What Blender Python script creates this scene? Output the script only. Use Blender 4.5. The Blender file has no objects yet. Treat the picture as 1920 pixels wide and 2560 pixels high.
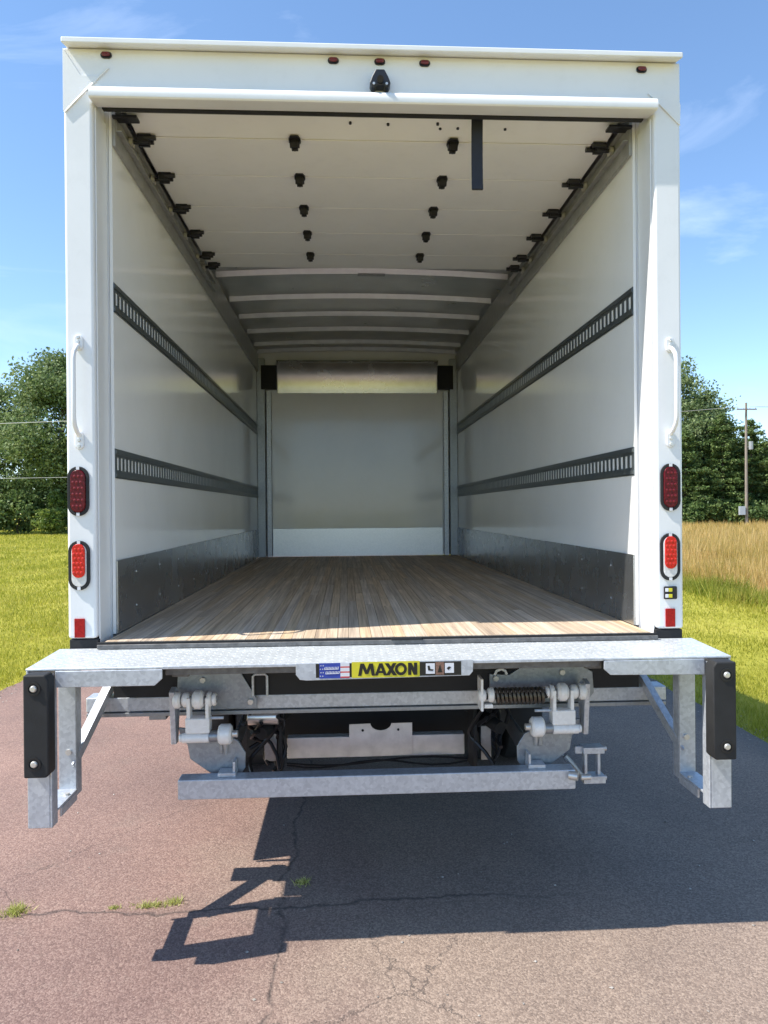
import bpy, bmesh, math, random
import numpy as np
from mathutils import Vector, Matrix, noise as mnoise

SC = bpy.context.scene
COL = SC.collection
rnd = random.Random(7)
H = 1.13          # height of the cargo floor above the driveway

# ------------------------------------------------------------------ camera
cam = bpy.data.cameras.new('camera')
cam.sensor_fit = 'HORIZONTAL'
cam.sensor_width = 36.0
cam.lens = 36.0 * 1826.446 / 1920.0
cam.clip_start = 0.05
cam.clip_end = 3000
cam_ob = bpy.data.objects.new('camera', cam)
COL.objects.link(cam_ob)
yaw, pitch, roll = 0.0527, -0.0028, -0.0080
f = Vector((math.sin(yaw) * math.cos(pitch), math.cos(yaw) * math.cos(pitch), math.sin(pitch)))
r = Vector((math.cos(yaw), -math.sin(yaw), 0))
u = r.cross(f)
r2 = r * math.cos(roll) + u * math.sin(roll)
u2 = u * math.cos(roll) - r * math.sin(roll)
m3 = Matrix((r2, u2, -f)).transposed()
cam_ob.matrix_world = Matrix.Translation((-0.1436, -2.8873, 0.4782 + H)) @ m3.to_4x4()
SC.camera = cam_ob

# ------------------------------------------------------------------ sky and sun
SUN = Vector((-0.74, -0.16, 1.0)).normalized()
world = bpy.data.worlds.new('World')
SC.world = world
world.use_nodes = True
wt = world.node_tree
wn, wl = wt.nodes, wt.links
bg = wn['Background']
sky = wn.new('ShaderNodeTexSky')
sky.sky_type = 'NISHITA'
sky.sun_disc = False
sky.sun_elevation = math.asin(SUN.z)
sky.sun_rotation = math.atan2(SUN.x, SUN.y)
sky.altitude = 1500
sky.air_density = 0.9
sky.dust_density = 0.12
sky.ozone_density = 1.6
bg.inputs['Strength'].default_value = 0.15
tc = wn.new('ShaderNodeTexCoord')
mp = wn.new('ShaderNodeMapping')
mp.inputs['Scale'].default_value = (1.1, 2.2, 4.5)
mp.inputs['Rotation'].default_value = (0.0, 0.5, 0.5)
mp.inputs['Location'].default_value = (1.9, 0.9, 0.55)
wl.new(tc.outputs['Generated'], mp.inputs['Vector'])
cn = wn.new('ShaderNodeTexNoise')
cn.inputs['Scale'].default_value = 1.7
cn.inputs['Detail'].default_value = 9
cn.inputs['Roughness'].default_value = 0.58
cn.inputs['Distortion'].default_value = 0.9
wl.new(mp.outputs['Vector'], cn.inputs['Vector'])
cr = wn.new('ShaderNodeValToRGB')
cr.color_ramp.elements[0].position = 0.55
cr.color_ramp.elements[1].position = 0.86
wl.new(cn.outputs['Fac'], cr.inputs['Fac'])
cm = wn.new('ShaderNodeMath')
cm.operation = 'MULTIPLY'
cm.inputs[1].default_value = 0.42
wl.new(cr.outputs['Color'], cm.inputs[0])
cmix = wn.new('ShaderNodeMixRGB')
cmix.inputs['Color2'].default_value = (3.9, 4.4, 5.4, 1)
wl.new(cm.outputs[0], cmix.inputs['Fac'])
hs = wn.new('ShaderNodeHueSaturation')
hs.inputs['Saturation'].default_value = 1.12
wl.new(sky.outputs['Color'], hs.inputs['Color'])
tint = wn.new('ShaderNodeMixRGB')
tint.blend_type = 'MULTIPLY'
tint.inputs['Fac'].default_value = 1.0
tint.inputs['Color2'].default_value = (1.0, 1.0, 1.0, 1)
gam = wn.new('ShaderNodeGamma')
gam.inputs['Gamma'].default_value = 0.86
wl.new(hs.outputs['Color'], gam.inputs['Color'])
wl.new(gam.outputs['Color'], tint.inputs['Color1'])
wl.new(tint.outputs['Color'], cmix.inputs['Color1'])
wl.new(cmix.outputs['Color'], bg.inputs['Color'])

sl = bpy.data.lights.new('sun', 'SUN')
sl.energy = 3.2
sl.angle = math.radians(0.5)
sl.color = (1.0, 0.95, 0.87)
so = bpy.data.objects.new('sun', sl)
COL.objects.link(so)
so.rotation_euler = (-SUN).to_track_quat('-Z', 'Y').to_euler()

SC.view_settings.view_transform = 'Standard'
SC.view_settings.look = 'None'
SC.view_settings.gamma = 1
SC.view_settings.use_curve_mapping = False
SC.view_settings.exposure = 1.25

# ------------------------------------------------------------------ helpers
def tag(o, label=None, cat=None, group=None, kind=None):
    if label: o['label'] = label
    if cat: o['category'] = cat
    if group: o['group'] = group
    if kind: o['kind'] = kind
    return o

def empty(name, loc=(0, 0, 0), rz=0):
    o = bpy.data.objects.new(name, None)
    o.empty_display_size = 0.1
    COL.objects.link(o)
    o.location = loc
    o.rotation_euler = (0, 0, rz)
    return o

class MB:
    """collects simple solids, then links them as one mesh object"""
    def __init__(self):
        self.v = []; self.f = []
    def add(self, vs, fs):
        n = len(self.v)
        self.v += [tuple(p) for p in vs]
        self.f += [tuple(i + n for i in q) for q in fs]
        return self
    def box(self, x0, x1, y0, y1, z0, z1):
        vs = [(x, y, z) for x in (x0, x1) for y in (y0, y1) for z in (z0, z1)]
        return self.add(vs, [(0, 1, 3, 2), (4, 6, 7, 5), (0, 4, 5, 1), (2, 3, 7, 6), (0, 2, 6, 4), (1, 5, 7, 3)])
    def prism(self, pts, axis, a, b):
        def P(p, t):
            if axis == 'y': return (p[0], t, p[1])
            if axis == 'x': return (t, p[0], p[1])
            return (p[0], p[1], t)
        n = len(pts)
        vs = [P(p, a) for p in pts] + [P(p, b) for p in pts]
        fs = [tuple(range(n))[::-1], tuple(range(n, 2 * n))]
        for i in range(n):
            j = (i + 1) % n
            fs.append((i, j, n + j, n + i))
        return self.add(vs, fs)
    def cyl(self, p0, p1, r0, r1=None, n=16):
        p0 = Vector(p0); p1 = Vector(p1)
        r1 = r0 if r1 is None else r1
        d = (p1 - p0).normalized()
        a = d.orthogonal().normalized(); b = d.cross(a)
        vs = []
        for p, rr in ((p0, r0), (p1, r1)):
            for i in range(n):
                t = 2 * math.pi * i / n
                vs.append(p + (a * math.cos(t) + b * math.sin(t)) * rr)
        fs = [tuple(range(n))[::-1], tuple(range(n, 2 * n))]
        for i in range(n):
            j = (i + 1) % n
            fs.append((i, j, n + j, n + i))
        return self.add(vs, fs)
    def tube(self, pts, r, n=8, rs=None):
        pts = [Vector(p) for p in pts]
        m = len(pts)
        vs = []; prev = None
        for k, p in enumerate(pts):
            d = (pts[min(k + 1, m - 1)] - pts[max(k - 1, 0)]).normalized()
            if prev is None: a = d.orthogonal().normalized()
            else:
                a = (prev - d * prev.dot(d)).normalized()
            prev = a
            b = d.cross(a)
            rr = rs[k] if rs else r
            for i in range(n):
                t = 2 * math.pi * i / n
                vs.append(p + (a * math.cos(t) + b * math.sin(t)) * rr)
        fs = [tuple(range(n))[::-1], tuple(range((m - 1) * n, m * n))]
        for k in range(m - 1):
            for i in range(n):
                j = (i + 1) % n
                fs.append((k * n + i, k * n + j, (k + 1) * n + j, (k + 1) * n + i))
        return self.add(vs, fs)
    def lathe(self, prof, c, axis='x', n=36):
        """prof: closed list of (along, radius)"""
        m = len(prof); vs = []
        for i in range(n):
            t = 2 * math.pi * i / n
            for a, rr in prof:
                if axis == 'x': vs.append((c[0] + a, c[1] + rr * math.cos(t), c[2] + rr * math.sin(t)))
                elif axis == 'y': vs.append((c[0] + rr * math.cos(t), c[1] + a, c[2] + rr * math.sin(t)))
                else: vs.append((c[0] + rr * math.cos(t), c[1] + rr * math.sin(t), c[2] + a))
        fs = []
        for i in range(n):
            i2 = (i + 1) % n
            for k in range(m):
                k2 = (k + 1) % m
                fs.append((i * m + k, i2 * m + k, i2 * m + k2, i * m + k2))
        return self.add(vs, fs)
    def mesh(self, name, mat, dz=0.0, smooth=True):
        me = bpy.data.meshes.new(name)
        me.from_pydata([(x, y, z + dz) for x, y, z in self.v], [], self.f)
        bm = bmesh.new(); bm.from_mesh(me)
        bmesh.ops.recalc_face_normals(bm, faces=bm.faces)
        bm.to_mesh(me); bm.free()
        if smooth:
            me.polygons.foreach_set('use_smooth', [True] * len(me.polygons))
            me.set_sharp_from_angle(angle=math.radians(38))
        me.materials.append(mat)
        return me
    def build(self, name, mat, parent=None, bevel=0, dz=H, stuff=False, label=None, seg=2):
        o = bpy.data.objects.new(name, self.mesh(name, mat, dz))
        COL.objects.link(o)
        if parent: o.parent = parent
        if bevel:
            md = o.modifiers.new('bevel', 'BEVEL')
            md.width = bevel; md.segments = seg
            md.limit_method = 'ANGLE'; md.angle_limit = math.radians(40)
            md.harden_normals = True
        if stuff: o['kind'] = 'stuff'
        if label: o['label'] = label
        return o

def place(me, name, parent, loc, rot=(0, 0, 0), scale=(1, 1, 1)):
    o = bpy.data.objects.new(name, me)
    COL.objects.link(o)
    if parent: o.parent = parent
    o.location = loc; o.rotation_euler = rot; o.scale = scale
    return o

def oval(w, h, n=10):
    """stadium outline, h > w, centred"""
    rr = w / 2; c = h / 2 - rr
    pts = [(rr * math.cos(math.pi * i / n), c + rr * math.sin(math.pi * i / n)) for i in range(n + 1)]
    pts += [(rr * math.cos(math.pi + math.pi * i / n), -c + rr * math.sin(math.pi + math.pi * i / n)) for i in range(n + 1)]
    return pts

# ------------------------------------------------------------------ materials
def new_mat(name):
    m = bpy.data.materials.new(name)
    m.use_nodes = True
    nt = m.node_tree
    return m, nt, nt.nodes, nt.links, nt.nodes['Principled BSDF']

def simple(name, col, rough=0.5, metal=0.0, var=0.08, vs=6.0, bump=0.0, bs=80.0, coat=0.0, spec=0.5, dirt=0.0, stretch=None):
    m, nt, N, L, P = new_mat(name)
    geo = N.new('ShaderNodeNewGeometry')
    src = geo.outputs['Position']
    if stretch:
        mpn = N.new('ShaderNodeMapping'); mpn.inputs['Scale'].default_value = stretch
        L.new(src, mpn.inputs['Vector']); src = mpn.outputs['Vector']
    nz = N.new('ShaderNodeTexNoise'); nz.inputs['Scale'].default_value = vs; nz.inputs['Detail'].default_value = 6
    L.new(src, nz.inputs['Vector'])
    rp = N.new('ShaderNodeMapRange')
    rp.inputs['From Min'].default_value = 0.3; rp.inputs['From Max'].default_value = 0.7
    rp.inputs['To Min'].default_value = 1 - var; rp.inputs['To Max'].default_value = 1 + var
    L.new(nz.outputs['Fac'], rp.inputs['Value'])
    mx = N.new('ShaderNodeMixRGB'); mx.blend_type = 'MULTIPLY'; mx.inputs['Fac'].default_value = 1
    mx.inputs['Color1'].default_value = (*col, 1)
    L.new(rp.outputs['Result'], mx.inputs['Color2'])
    out = mx.outputs['Color']
    if dirt:
        n2 = N.new('ShaderNodeTexNoise'); n2.inputs['Scale'].default_value = 14; n2.inputs['Detail'].default_value = 9
        n2.inputs['Roughness'].default_value = 0.7
        L.new(geo.outputs['Position'], n2.inputs['Vector'])
        r2_ = N.new('ShaderNodeMapRange'); r2_.inputs['From Min'].default_value = 0.52; r2_.inputs['From Max'].default_value = 0.75
        r2_.inputs['To Max'].default_value = dirt
        L.new(n2.outputs['Fac'], r2_.inputs['Value'])
        m2 = N.new('ShaderNodeMixRGB'); m2.inputs['Color2'].default_value = (0.16, 0.14, 0.11, 1)
        L.new(r2_.outputs['Result'], m2.inputs['Fac']); L.new(out, m2.inputs['Color1'])
        out = m2.outputs['Color']
    L.new(out, P.inputs['Base Color'])
    P.inputs['Roughness'].default_value = rough
    P.inputs['Metallic'].default_value = metal
    P.inputs['Specular IOR Level'].default_value = spec
    if coat: P.inputs['Coat Weight'].default_value = coat
    rr = N.new('ShaderNodeMapRange')
    rr.inputs['To Min'].default_value = max(0.02, rough - 0.07); rr.inputs['To Max'].default_value = rough + 0.07
    L.new(nz.outputs['Fac'], rr.inputs['Value']); L.new(rr.outputs['Result'], P.inputs['Roughness'])
    if bump:
        nb = N.new('ShaderNodeTexNoise'); nb.inputs['Scale'].default_value = bs; nb.inputs['Detail'].default_value = 4
        L.new(src, nb.inputs['Vector'])
        bp = N.new('ShaderNodeBump'); bp.inputs['Strength'].default_value = bump; bp.inputs['Distance'].default_value = 0.002
        L.new(nb.outputs['Fac'], bp.inputs['Height']); L.new(bp.outputs['Normal'], P.inputs['Normal'])
    return m

def galvanised(name, lo, hi, rough=0.42, metal=0.75):
    m, nt, N, L, P = new_mat(name)
    geo = N.new('ShaderNodeNewGeometry')
    vo = N.new('ShaderNodeTexVoronoi'); vo.inputs['Scale'].default_value = 85
    L.new(geo.outputs['Position'], vo.inputs['Vector'])
    nz = N.new('ShaderNodeTexNoise'); nz.inputs['Scale'].default_value = 9; nz.inputs['Detail'].default_value = 7
    L.new(geo.outputs['Position'], nz.inputs['Vector'])
    sep = N.new('ShaderNodeSeparateColor'); L.new(vo.outputs['Color'], sep.inputs['Color'])
    ad = N.new('ShaderNodeMath'); ad.operation = 'MULTIPLY_ADD'; ad.inputs[1].default_value = 0.45; 
    L.new(sep.outputs['Red'], ad.inputs[0]); 
    sc_ = N.new('ShaderNodeMath'); sc_.operation = 'MULTIPLY'; sc_.inputs[1].default_value = 0.55
    L.new(nz.outputs['Fac'], sc_.inputs[0]); L.new(sc_.outputs[0], ad.inputs[2])
    rp = N.new('ShaderNodeValToRGB')
    rp.color_ramp.elements[0].position = 0.1; rp.color_ramp.elements[0].color = (*lo, 1)
    rp.color_ramp.elements[1].position = 0.85; rp.color_ramp.elements[1].color = (*hi, 1)
    L.new(ad.outputs[0], rp.inputs['Fac']); L.new(rp.outputs['Color'], P.inputs['Base Color'])
    P.inputs['Metallic'].default_value = metal
    mr = N.new('ShaderNodeMapRange'); mr.inputs['To Min'].default_value = rough - 0.05; mr.inputs['To Max'].default_value = rough + 0.08
    L.new(ad.outputs[0], mr.inputs['Value']); L.new(mr.outputs['Result'], P.inputs['Roughness'])
    bp = N.new('ShaderNodeBump'); bp.inputs['Strength'].default_value = 0.06; bp.inputs['Distance'].default_value = 0.003
    L.new(nz.outputs['Fac'], bp.inputs['Height']); L.new(bp.outputs['Normal'], P.inputs['Normal'])
    return m

M = {}
M['white'] = simple('white_paint', (0.82, 0.82, 0.82), 0.32, var=0.03, vs=3, bump=0.04, bs=30, coat=0.2, dirt=0.06)
M['liner'] = simple('white_liner', (0.91, 0.90, 0.875), 0.12, var=0.03, vs=2.0, bump=0.03, bs=5, coat=0.15, dirt=0.03)
M['door'] = simple('door_panel_paint', (0.92, 0.90, 0.85), 0.38, var=0.03, vs=2.5, bump=0.05, bs=14, dirt=0.05)
M['galv'] = galvanised('galvanised_steel', (0.42, 0.45, 0.49), (0.64, 0.67, 0.71), 0.40, 0.45)
M['tread'] = galvanised('tread_plate_steel', (0.50, 0.53, 0.55), (0.68, 0.71, 0.72), 0.42, 0.35)
M['galv_dark'] = galvanised('weathered_steel', (0.28, 0.30, 0.32), (0.38, 0.40, 0.42), 0.42, 0.7)
M['kick'] = simple('scuff_plate_steel', (0.42, 0.435, 0.45), 0.27, 0.9, var=0.10, vs=7, bump=0.012, bs=6)
M['bright'] = galvanised('bright_steel', (0.64, 0.65, 0.66), (0.76, 0.76, 0.76), 0.34, 0.85)
M['zinc'] = galvanised('zinc_casting', (0.80, 0.80, 0.79), (0.92, 0.92, 0.91), 0.42, 0.1)
M['alu'] = simple('aluminium_sheet', (0.74, 0.74, 0.73), 0.30, 0.88, var=0.08, vs=5, bump=0.10, bs=3.5)
M['bow'] = simple('roof_bow_steel', (0.66, 0.67, 0.66), 0.36, 0.55, var=0.08, vs=12)
M['nose'] = simple('nose_sheet', (0.62, 0.60, 0.55), 0.26, 0.92, var=0.15, vs=5, bump=0.10, bs=6)
M['dark_trim'] = simple('dark_sill_metal', (0.15, 0.145, 0.14), 0.55, 0.3, var=0.3, vs=40, bump=0.2, bs=120)
M['rail'] = simple('grey_rail_metal', (0.42, 0.42, 0.41), 0.4, 0.5, var=0.12, vs=20, bump=0.06, bs=60)
M['track'] = simple('logistic_track_steel', (0.13, 0.148, 0.152), 0.36, 0.6, var=0.15, vs=30, bump=0.05, bs=60)
M['black'] = simple('black_plastic', (0.014, 0.014, 0.016), 0.42, var=0.2, vs=40)
M['under'] = simple('underbody_black', (0.012, 0.012, 0.013), 0.7, var=0.3, vs=12, bump=0.15, bs=60)
M['rubber'] = simple('black_rubber', (0.018, 0.018, 0.018), 0.72, var=0.2, vs=25, bump=0.2, bs=200)
M['tyre'] = simple('tyre_rubber', (0.02, 0.02, 0.021), 0.8, var=0.2, vs=25, bump=0.2, bs=120)
M['strap'] = simple('strap_webbing', (0.018, 0.022, 0.035), 0.75, var=0.15, vs=60, bump=0.3, bs=500)
M['lens_dark'] = simple('dark_red_lens', (0.10, 0.003, 0.007), 0.28, var=0.5, vs=90, bump=0.2, bs=160, spec=0.25)
M['lens_red'] = simple('bright_red_lens', (0.62, 0.02, 0.012), 0.25, var=0.25, vs=90, bump=0.2, bs=160, spec=0.3)
M['lens_white'] = simple('clear_white_lens', (0.72, 0.70, 0.68), 0.12, var=0.1, vs=60, bump=0.3, bs=160, coat=0.4)
M['reflector'] = simple('reflector_red', (0.34, 0.008, 0.010), 0.3, var=0.25, vs=120, bump=0.2, bs=300, spec=0.3)
M['led_dark'] = simple('dark_led_red', (0.17, 0.005, 0.010), 0.4, var=0.3, vs=200)
M['led_red'] = simple('red_led', (0.66, 0.028, 0.014), 0.4, var=0.2, vs=200)
M['marker'] = simple('marker_red', (0.14, 0.012, 0.015), 0.18, var=0.3, vs=80, coat=0.3)
M['bolt'] = simple('bolt_zinc', (0.66, 0.64, 0.6), 0.35, 0.6, var=0.1, vs=50)
M['olive'] = simple('yellow_zinc_plate', (0.36, 0.36, 0.12), 0.5, 0.3, var=0.3, vs=25)
M['spring'] = simple('spring_steel', (0.12, 0.105, 0.09), 0.4, 0.7, var=0.3, vs=60)
M['plate'] = simple('licence_plate_metal', (0.80, 0.74, 0.69), 0.45, 0.2, var=0.12, vs=18, dirt=0.15)
M['yellow'] = simple('decal_yellow', (0.68, 0.60, 0.03), 0.45, var=0.06, vs=40)
M['ink'] = simple('decal_black', (0.012, 0.011, 0.008), 0.45)
M['blue'] = simple('decal_blue', (0.03, 0.06, 0.34), 0.4, var=0.1, vs=60)
M['red'] = simple('decal_red', (0.62, 0.07, 0.06), 0.4)
M['decal_white'] = simple('decal_white', (0.72, 0.72, 0.74), 0.4)
M['brown'] = simple('decal_brown', (0.24, 0.13, 0.09), 0.45, var=0.4, vs=300)
M['bark'] = simple('bark', (0.11, 0.085, 0.06), 0.9, var=0.35, vs=8, bump=0.6, bs=20)
M['door_rail'] = simple('door_rail_metal', (0.30, 0.285, 0.24), 0.45, 0.4, var=0.12, vs=20)
M['wood_pole'] = simple('weathered_pole_wood', (0.26, 0.22, 0.18), 0.85, var=0.25, vs=4, bump=0.3, bs=20, stretch=(8, 8, 0.6))
M['wire'] = simple('wire_grey', (0.45, 0.45, 0.45), 0.5)
M['board'] = simple('underfloor_board', (0.05, 0.04, 0.03), 0.8, var=0.3)

def oak_mat():
    m, nt, N, L, P = new_mat('oak_planks')
    geo = N.new('ShaderNodeNewGeometry'); oi = N.new('ShaderNodeObjectInfo')
    ofs = N.new('ShaderNodeVectorMath'); ofs.operation = 'SCALE'; ofs.inputs['Scale'].default_value = 37
    cb = N.new('ShaderNodeCombineXYZ')
    for i in range(3): L.new(oi.outputs['Random'], cb.inputs[i])
    L.new(cb.outputs[0], ofs.inputs[0])
    ad = N.new('ShaderNodeVectorMath'); ad.operation = 'ADD'
    L.new(geo.outputs['Position'], ad.inputs[0]); L.new(ofs.outputs[0], ad.inputs[1])
    mpn = N.new('ShaderNodeMapping'); mpn.inputs['Scale'].default_value = (75, 1.5, 20)
    L.new(ad.outputs[0], mpn.inputs['Vector'])
    nz = N.new('ShaderNodeTexNoise'); nz.inputs['Scale'].default_value = 1.0; nz.inputs['Detail'].default_value = 8; nz.inputs['Roughness'].default_value = 0.62
    L.new(mpn.outputs[0], nz.inputs['Vector'])
    rp = N.new('ShaderNodeValToRGB')
    e = rp.color_ramp.elements
    e[0].position = 0.36; e[0].color = (0.38, 0.265, 0.17, 1)
    e[1].position = 0.62; e[1].color = (0.68, 0.50, 0.315, 1)
    mid_ = e.new(0.47); mid_.color = (0.52, 0.37, 0.22, 1)
    L.new(nz.outputs['Fac'], rp.inputs['Fac'])
    hsv = N.new('ShaderNodeHueSaturation')
    mr = N.new('ShaderNodeMapRange'); mr.inputs['To Min'].default_value = 0.84; mr.inputs['To Max'].default_value = 1.12
    L.new(oi.outputs['Random'], mr.inputs['Value']); L.new(mr.outputs[0], hsv.inputs['Value'])
    ml = N.new('ShaderNodeMath'); ml.operation = 'MULTIPLY'; ml.inputs[1].default_value = 7.31
    fr = N.new('ShaderNodeMath'); fr.operation = 'FRACT'
    L.new(oi.outputs['Random'], ml.inputs[0]); L.new(ml.outputs[0], fr.inputs[0])
    ms = N.new('ShaderNodeMapRange'); ms.inputs['To Min'].default_value = 0.62; ms.inputs['To Max'].default_value = 0.92
    L.new(fr.outputs[0], ms.inputs['Value']); L.new(ms.outputs[0], hsv.inputs['Saturation'])
    L.new(rp.outputs[0], hsv.inputs['Color'])
    # scuffs and tyre marks
    n2 = N.new('ShaderNodeTexNoise'); n2.inputs['Scale'].default_value = 2.6; n2.inputs['Detail'].default_value = 10; n2.inputs['Roughness'].default_value = 0.7
    L.new(geo.outputs['Position'], n2.inputs['Vector'])
    r2_ = N.new('ShaderNodeMapRange'); r2_.inputs['From Min'].default_value = 0.45; r2_.inputs['From Max'].default_value = 0.72; r2_.inputs['To Max'].default_value = 0.5
    L.new(n2.outputs['Fac'], r2_.inputs['Value'])
    mx = N.new('ShaderNodeMixRGB'); mx.inputs['Color2'].default_value = (0.40, 0.30, 0.215, 1)
    L.new(r2_.outputs[0], mx.inputs['Fac']); L.new(hsv.outputs[0], mx.inputs['Color1'])
    L.new(mx.outputs[0], P.inputs['Base Color'])
    P.inputs['Roughness'].default_value = 0.6; P.inputs['Specular IOR Level'].default_value = 0.25
    bp = N.new('ShaderNodeBump'); bp.inputs['Strength'].default_value = 0.25; bp.inputs['Distance'].default_value = 0.001
    L.new(nz.outputs['Fac'], bp.inputs['Height']); L.new(bp.outputs[0], P.inputs['Normal'])
    return m
M['oak'] = oak_mat()

def asphalt_mat():
    m, nt, N, L, P = new_mat('asphalt')
    geo = N.new('ShaderNodeNewGeometry'); pos = geo.outputs['Position']
    def noise(sc, det=5, ro=0.55, src=None):
        n = N.new('ShaderNodeTexNoise'); n.inputs['Scale'].default_value = sc; n.inputs['Detail'].default_value = det; n.inputs['Roughness'].default_value = ro
        L.new(src or pos, n.inputs['Vector']); return n
    def mapr(v, a, b, c, d):
        n = N.new('ShaderNodeMapRange')
        for k, x in zip(('From Min', 'From Max', 'To Min', 'To Max'), (a, b, c, d)): n.inputs[k].default_value = x
        L.new(v, n.inputs['Value']); return n.outputs['Result']
    def math_(op, a, b):
        n = N.new('ShaderNodeMath'); n.operation = op
        for i, x in enumerate((a, b)):
            if isinstance(x, (int, float)): n.inputs[i].default_value = x
            else: L.new(x, n.inputs[i])
        return n.outputs[0]
    def mix(fac, a, b, mode='MIX'):
        n = N.new('ShaderNodeMixRGB'); n.blend_type = mode
        for k, x in zip(('Fac', 'Color1', 'Color2'), (fac, a, b)):
            if isinstance(x, (int, float)): n.inputs[k].default_value = x
            elif isinstance(x, tuple): n.inputs[k].default_value = (*x, 1)
            else: L.new(x, n.inputs[k])
        return n.outputs[0]
    sx = N.new('ShaderNodeSeparateXYZ'); L.new(pos, sx.inputs[0])
    # wobbling seam between the two pours, along the driveway
    w1 = noise(1.3, 6, 0.6)
    wob = mapr(w1.outputs['Fac'], 0.2, 0.8, -0.10, 0.10)
    w2 = noise(14, 5, 0.6)
    wob = math_('ADD', wob, mapr(w2.outputs['Fac'], 0.2, 0.8, -0.018, 0.018))
    xs = math_('ADD', math_('ADD', sx.outputs['X'], 0.40), wob)
    side = mapr(math_('ADD', xs, mapr(w1.outputs['Fac'], 0.3, 0.7, -0.35, 0.35)), -0.45, 0.5, 0.0, 0.9)
    # aggregate
    vo = N.new('ShaderNodeTexVoronoi'); vo.inputs['Scale'].default_value = 150; L.new(pos, vo.inputs['Vector'])
    sp = N.new('ShaderNodeSeparateColor'); L.new(vo.outputs['Color'], sp.inputs['Color'])
    vo2 = N.new('ShaderNodeTexVoronoi'); vo2.inputs['Scale'].default_value = 330; L.new(pos, vo2.inputs['Vector'])
    sp2 = N.new('ShaderNodeSeparateColor'); L.new(vo2.outputs['Color'], sp2.inputs['Color'])
    red = N.new('ShaderNodeValToRGB'); e = red.color_ramp.elements
    e[0].position = 0.0; e[0].color = (0.135, 0.085, 0.070, 1)
    e[1].position = 1.0; e[1].color = (0.35, 0.245, 0.200, 1)
    x = red.color_ramp.elements.new(0.5); x.color = (0.226, 0.142, 0.117, 1)
    gry = N.new('ShaderNodeValToRGB'); e = gry.color_ramp.elements
    e[0].position = 0.0; e[0].color = (0.14, 0.107, 0.085, 1)
    e[1].position = 1.0; e[1].color = (0.38, 0.30, 0.235, 1)
    x = gry.color_ramp.elements.new(0.5); x.color = (0.245, 0.186, 0.146, 1)
    tone = math_('ADD', math_('MULTIPLY', sp.outputs['Red'], 0.62), math_('MULTIPLY', sp2.outputs['Green'], 0.38))
    L.new(tone, red.inputs['Fac']); L.new(tone, gry.inputs['Fac'])
    col = mix(side, red.outputs[0], gry.outputs[0])
    big = noise(0.9, 7, 0.62)
    col = mix(1.0, col, mix(mapr(big.outputs['Fac'], 0.3, 0.7, 0, 1), (0.78, 0.78, 0.80), (1.20, 1.18, 1.15)), 'MULTIPLY')
    pat = noise(3.4, 6, 0.65)
    col = mix(mapr(pat.outputs['Fac'], 0.55, 0.75, 0, 0.35), col, (0.21, 0.168, 0.135))
    # darker, finer, sealed strip on the right
    rgt = mapr(math_('ADD', sx.outputs['X'], wob), 2.35, 2.65, 0, 0.55)
    col = mix(rgt, col, (0.10, 0.095, 0.09))
    # cracks
    dn = noise(2.3, 6, 0.6)
    dv = N.new('ShaderNodeVectorMath'); dv.operation = 'MULTIPLY_ADD'
    dv.inputs[1].default_value = (0.5, 0.5, 0.5); L.new(dn.outputs['Color'], dv.inputs[0]); L.new(pos, dv.inputs[2])
    ck = N.new('ShaderNodeTexVoronoi'); ck.feature = 'DISTANCE_TO_EDGE'; ck.inputs['Scale'].default_value = 0.95
    L.new(dv.outputs[0], ck.inputs['Vector'])
    km = noise(0.75, 3)
    line = math_('MULTIPLY', mapr(ck.outputs['Distance'], 0.0, 0.004, 1, 0), mapr(km.outputs['Fac'], 0.46, 0.60, 0, 0.6))
    ax = math_('ABSOLUTE', xs, 0)
    line = math_('MAXIMUM', line, math_('MULTIPLY', mapr(ax, 0.0, 0.012, 1, 0), mapr(w2.outputs['Fac'], 0.35, 0.6, 0.25, 0.8)))
    ay = math_('ABSOLUTE', math_('ADD', math_('ADD', sx.outputs['Y'], -0.10), math_('MULTIPLY', wob, 0.9)), 0)
    lm = math_('MULTIPLY', mapr(ay, 0.0, 0.014, 1, 0), mapr(sx.outputs['X'], 0.3, 0.9, 0.7, 0.0))
    line = math_('MAXIMUM', line, lm)
    col = mix(line, col, (0.035, 0.030, 0.028))
    L.new(col, P.inputs['Base Color'])
    P.inputs['Roughness'].default_value = 0.78
    P.inputs['Specular IOR Level'].default_value = 0.35
    hgt = math_('SUBTRACT', math_('ADD', math_('MULTIPLY', vo.outputs['Distance'], -0.9), math_('MULTIPLY', tone, 0.5)), math_('MULTIPLY', line, 2.2))
    bp = N.new('ShaderNodeBump'); bp.inputs['Strength'].default_value = 0.45; bp.inputs['Distance'].default_value = 0.0035
    L.new(hgt, bp.inputs['Height']); L.new(bp.outputs[0], P.inputs['Normal'])
    return m
M['asphalt'] = asphalt_mat()

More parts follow.
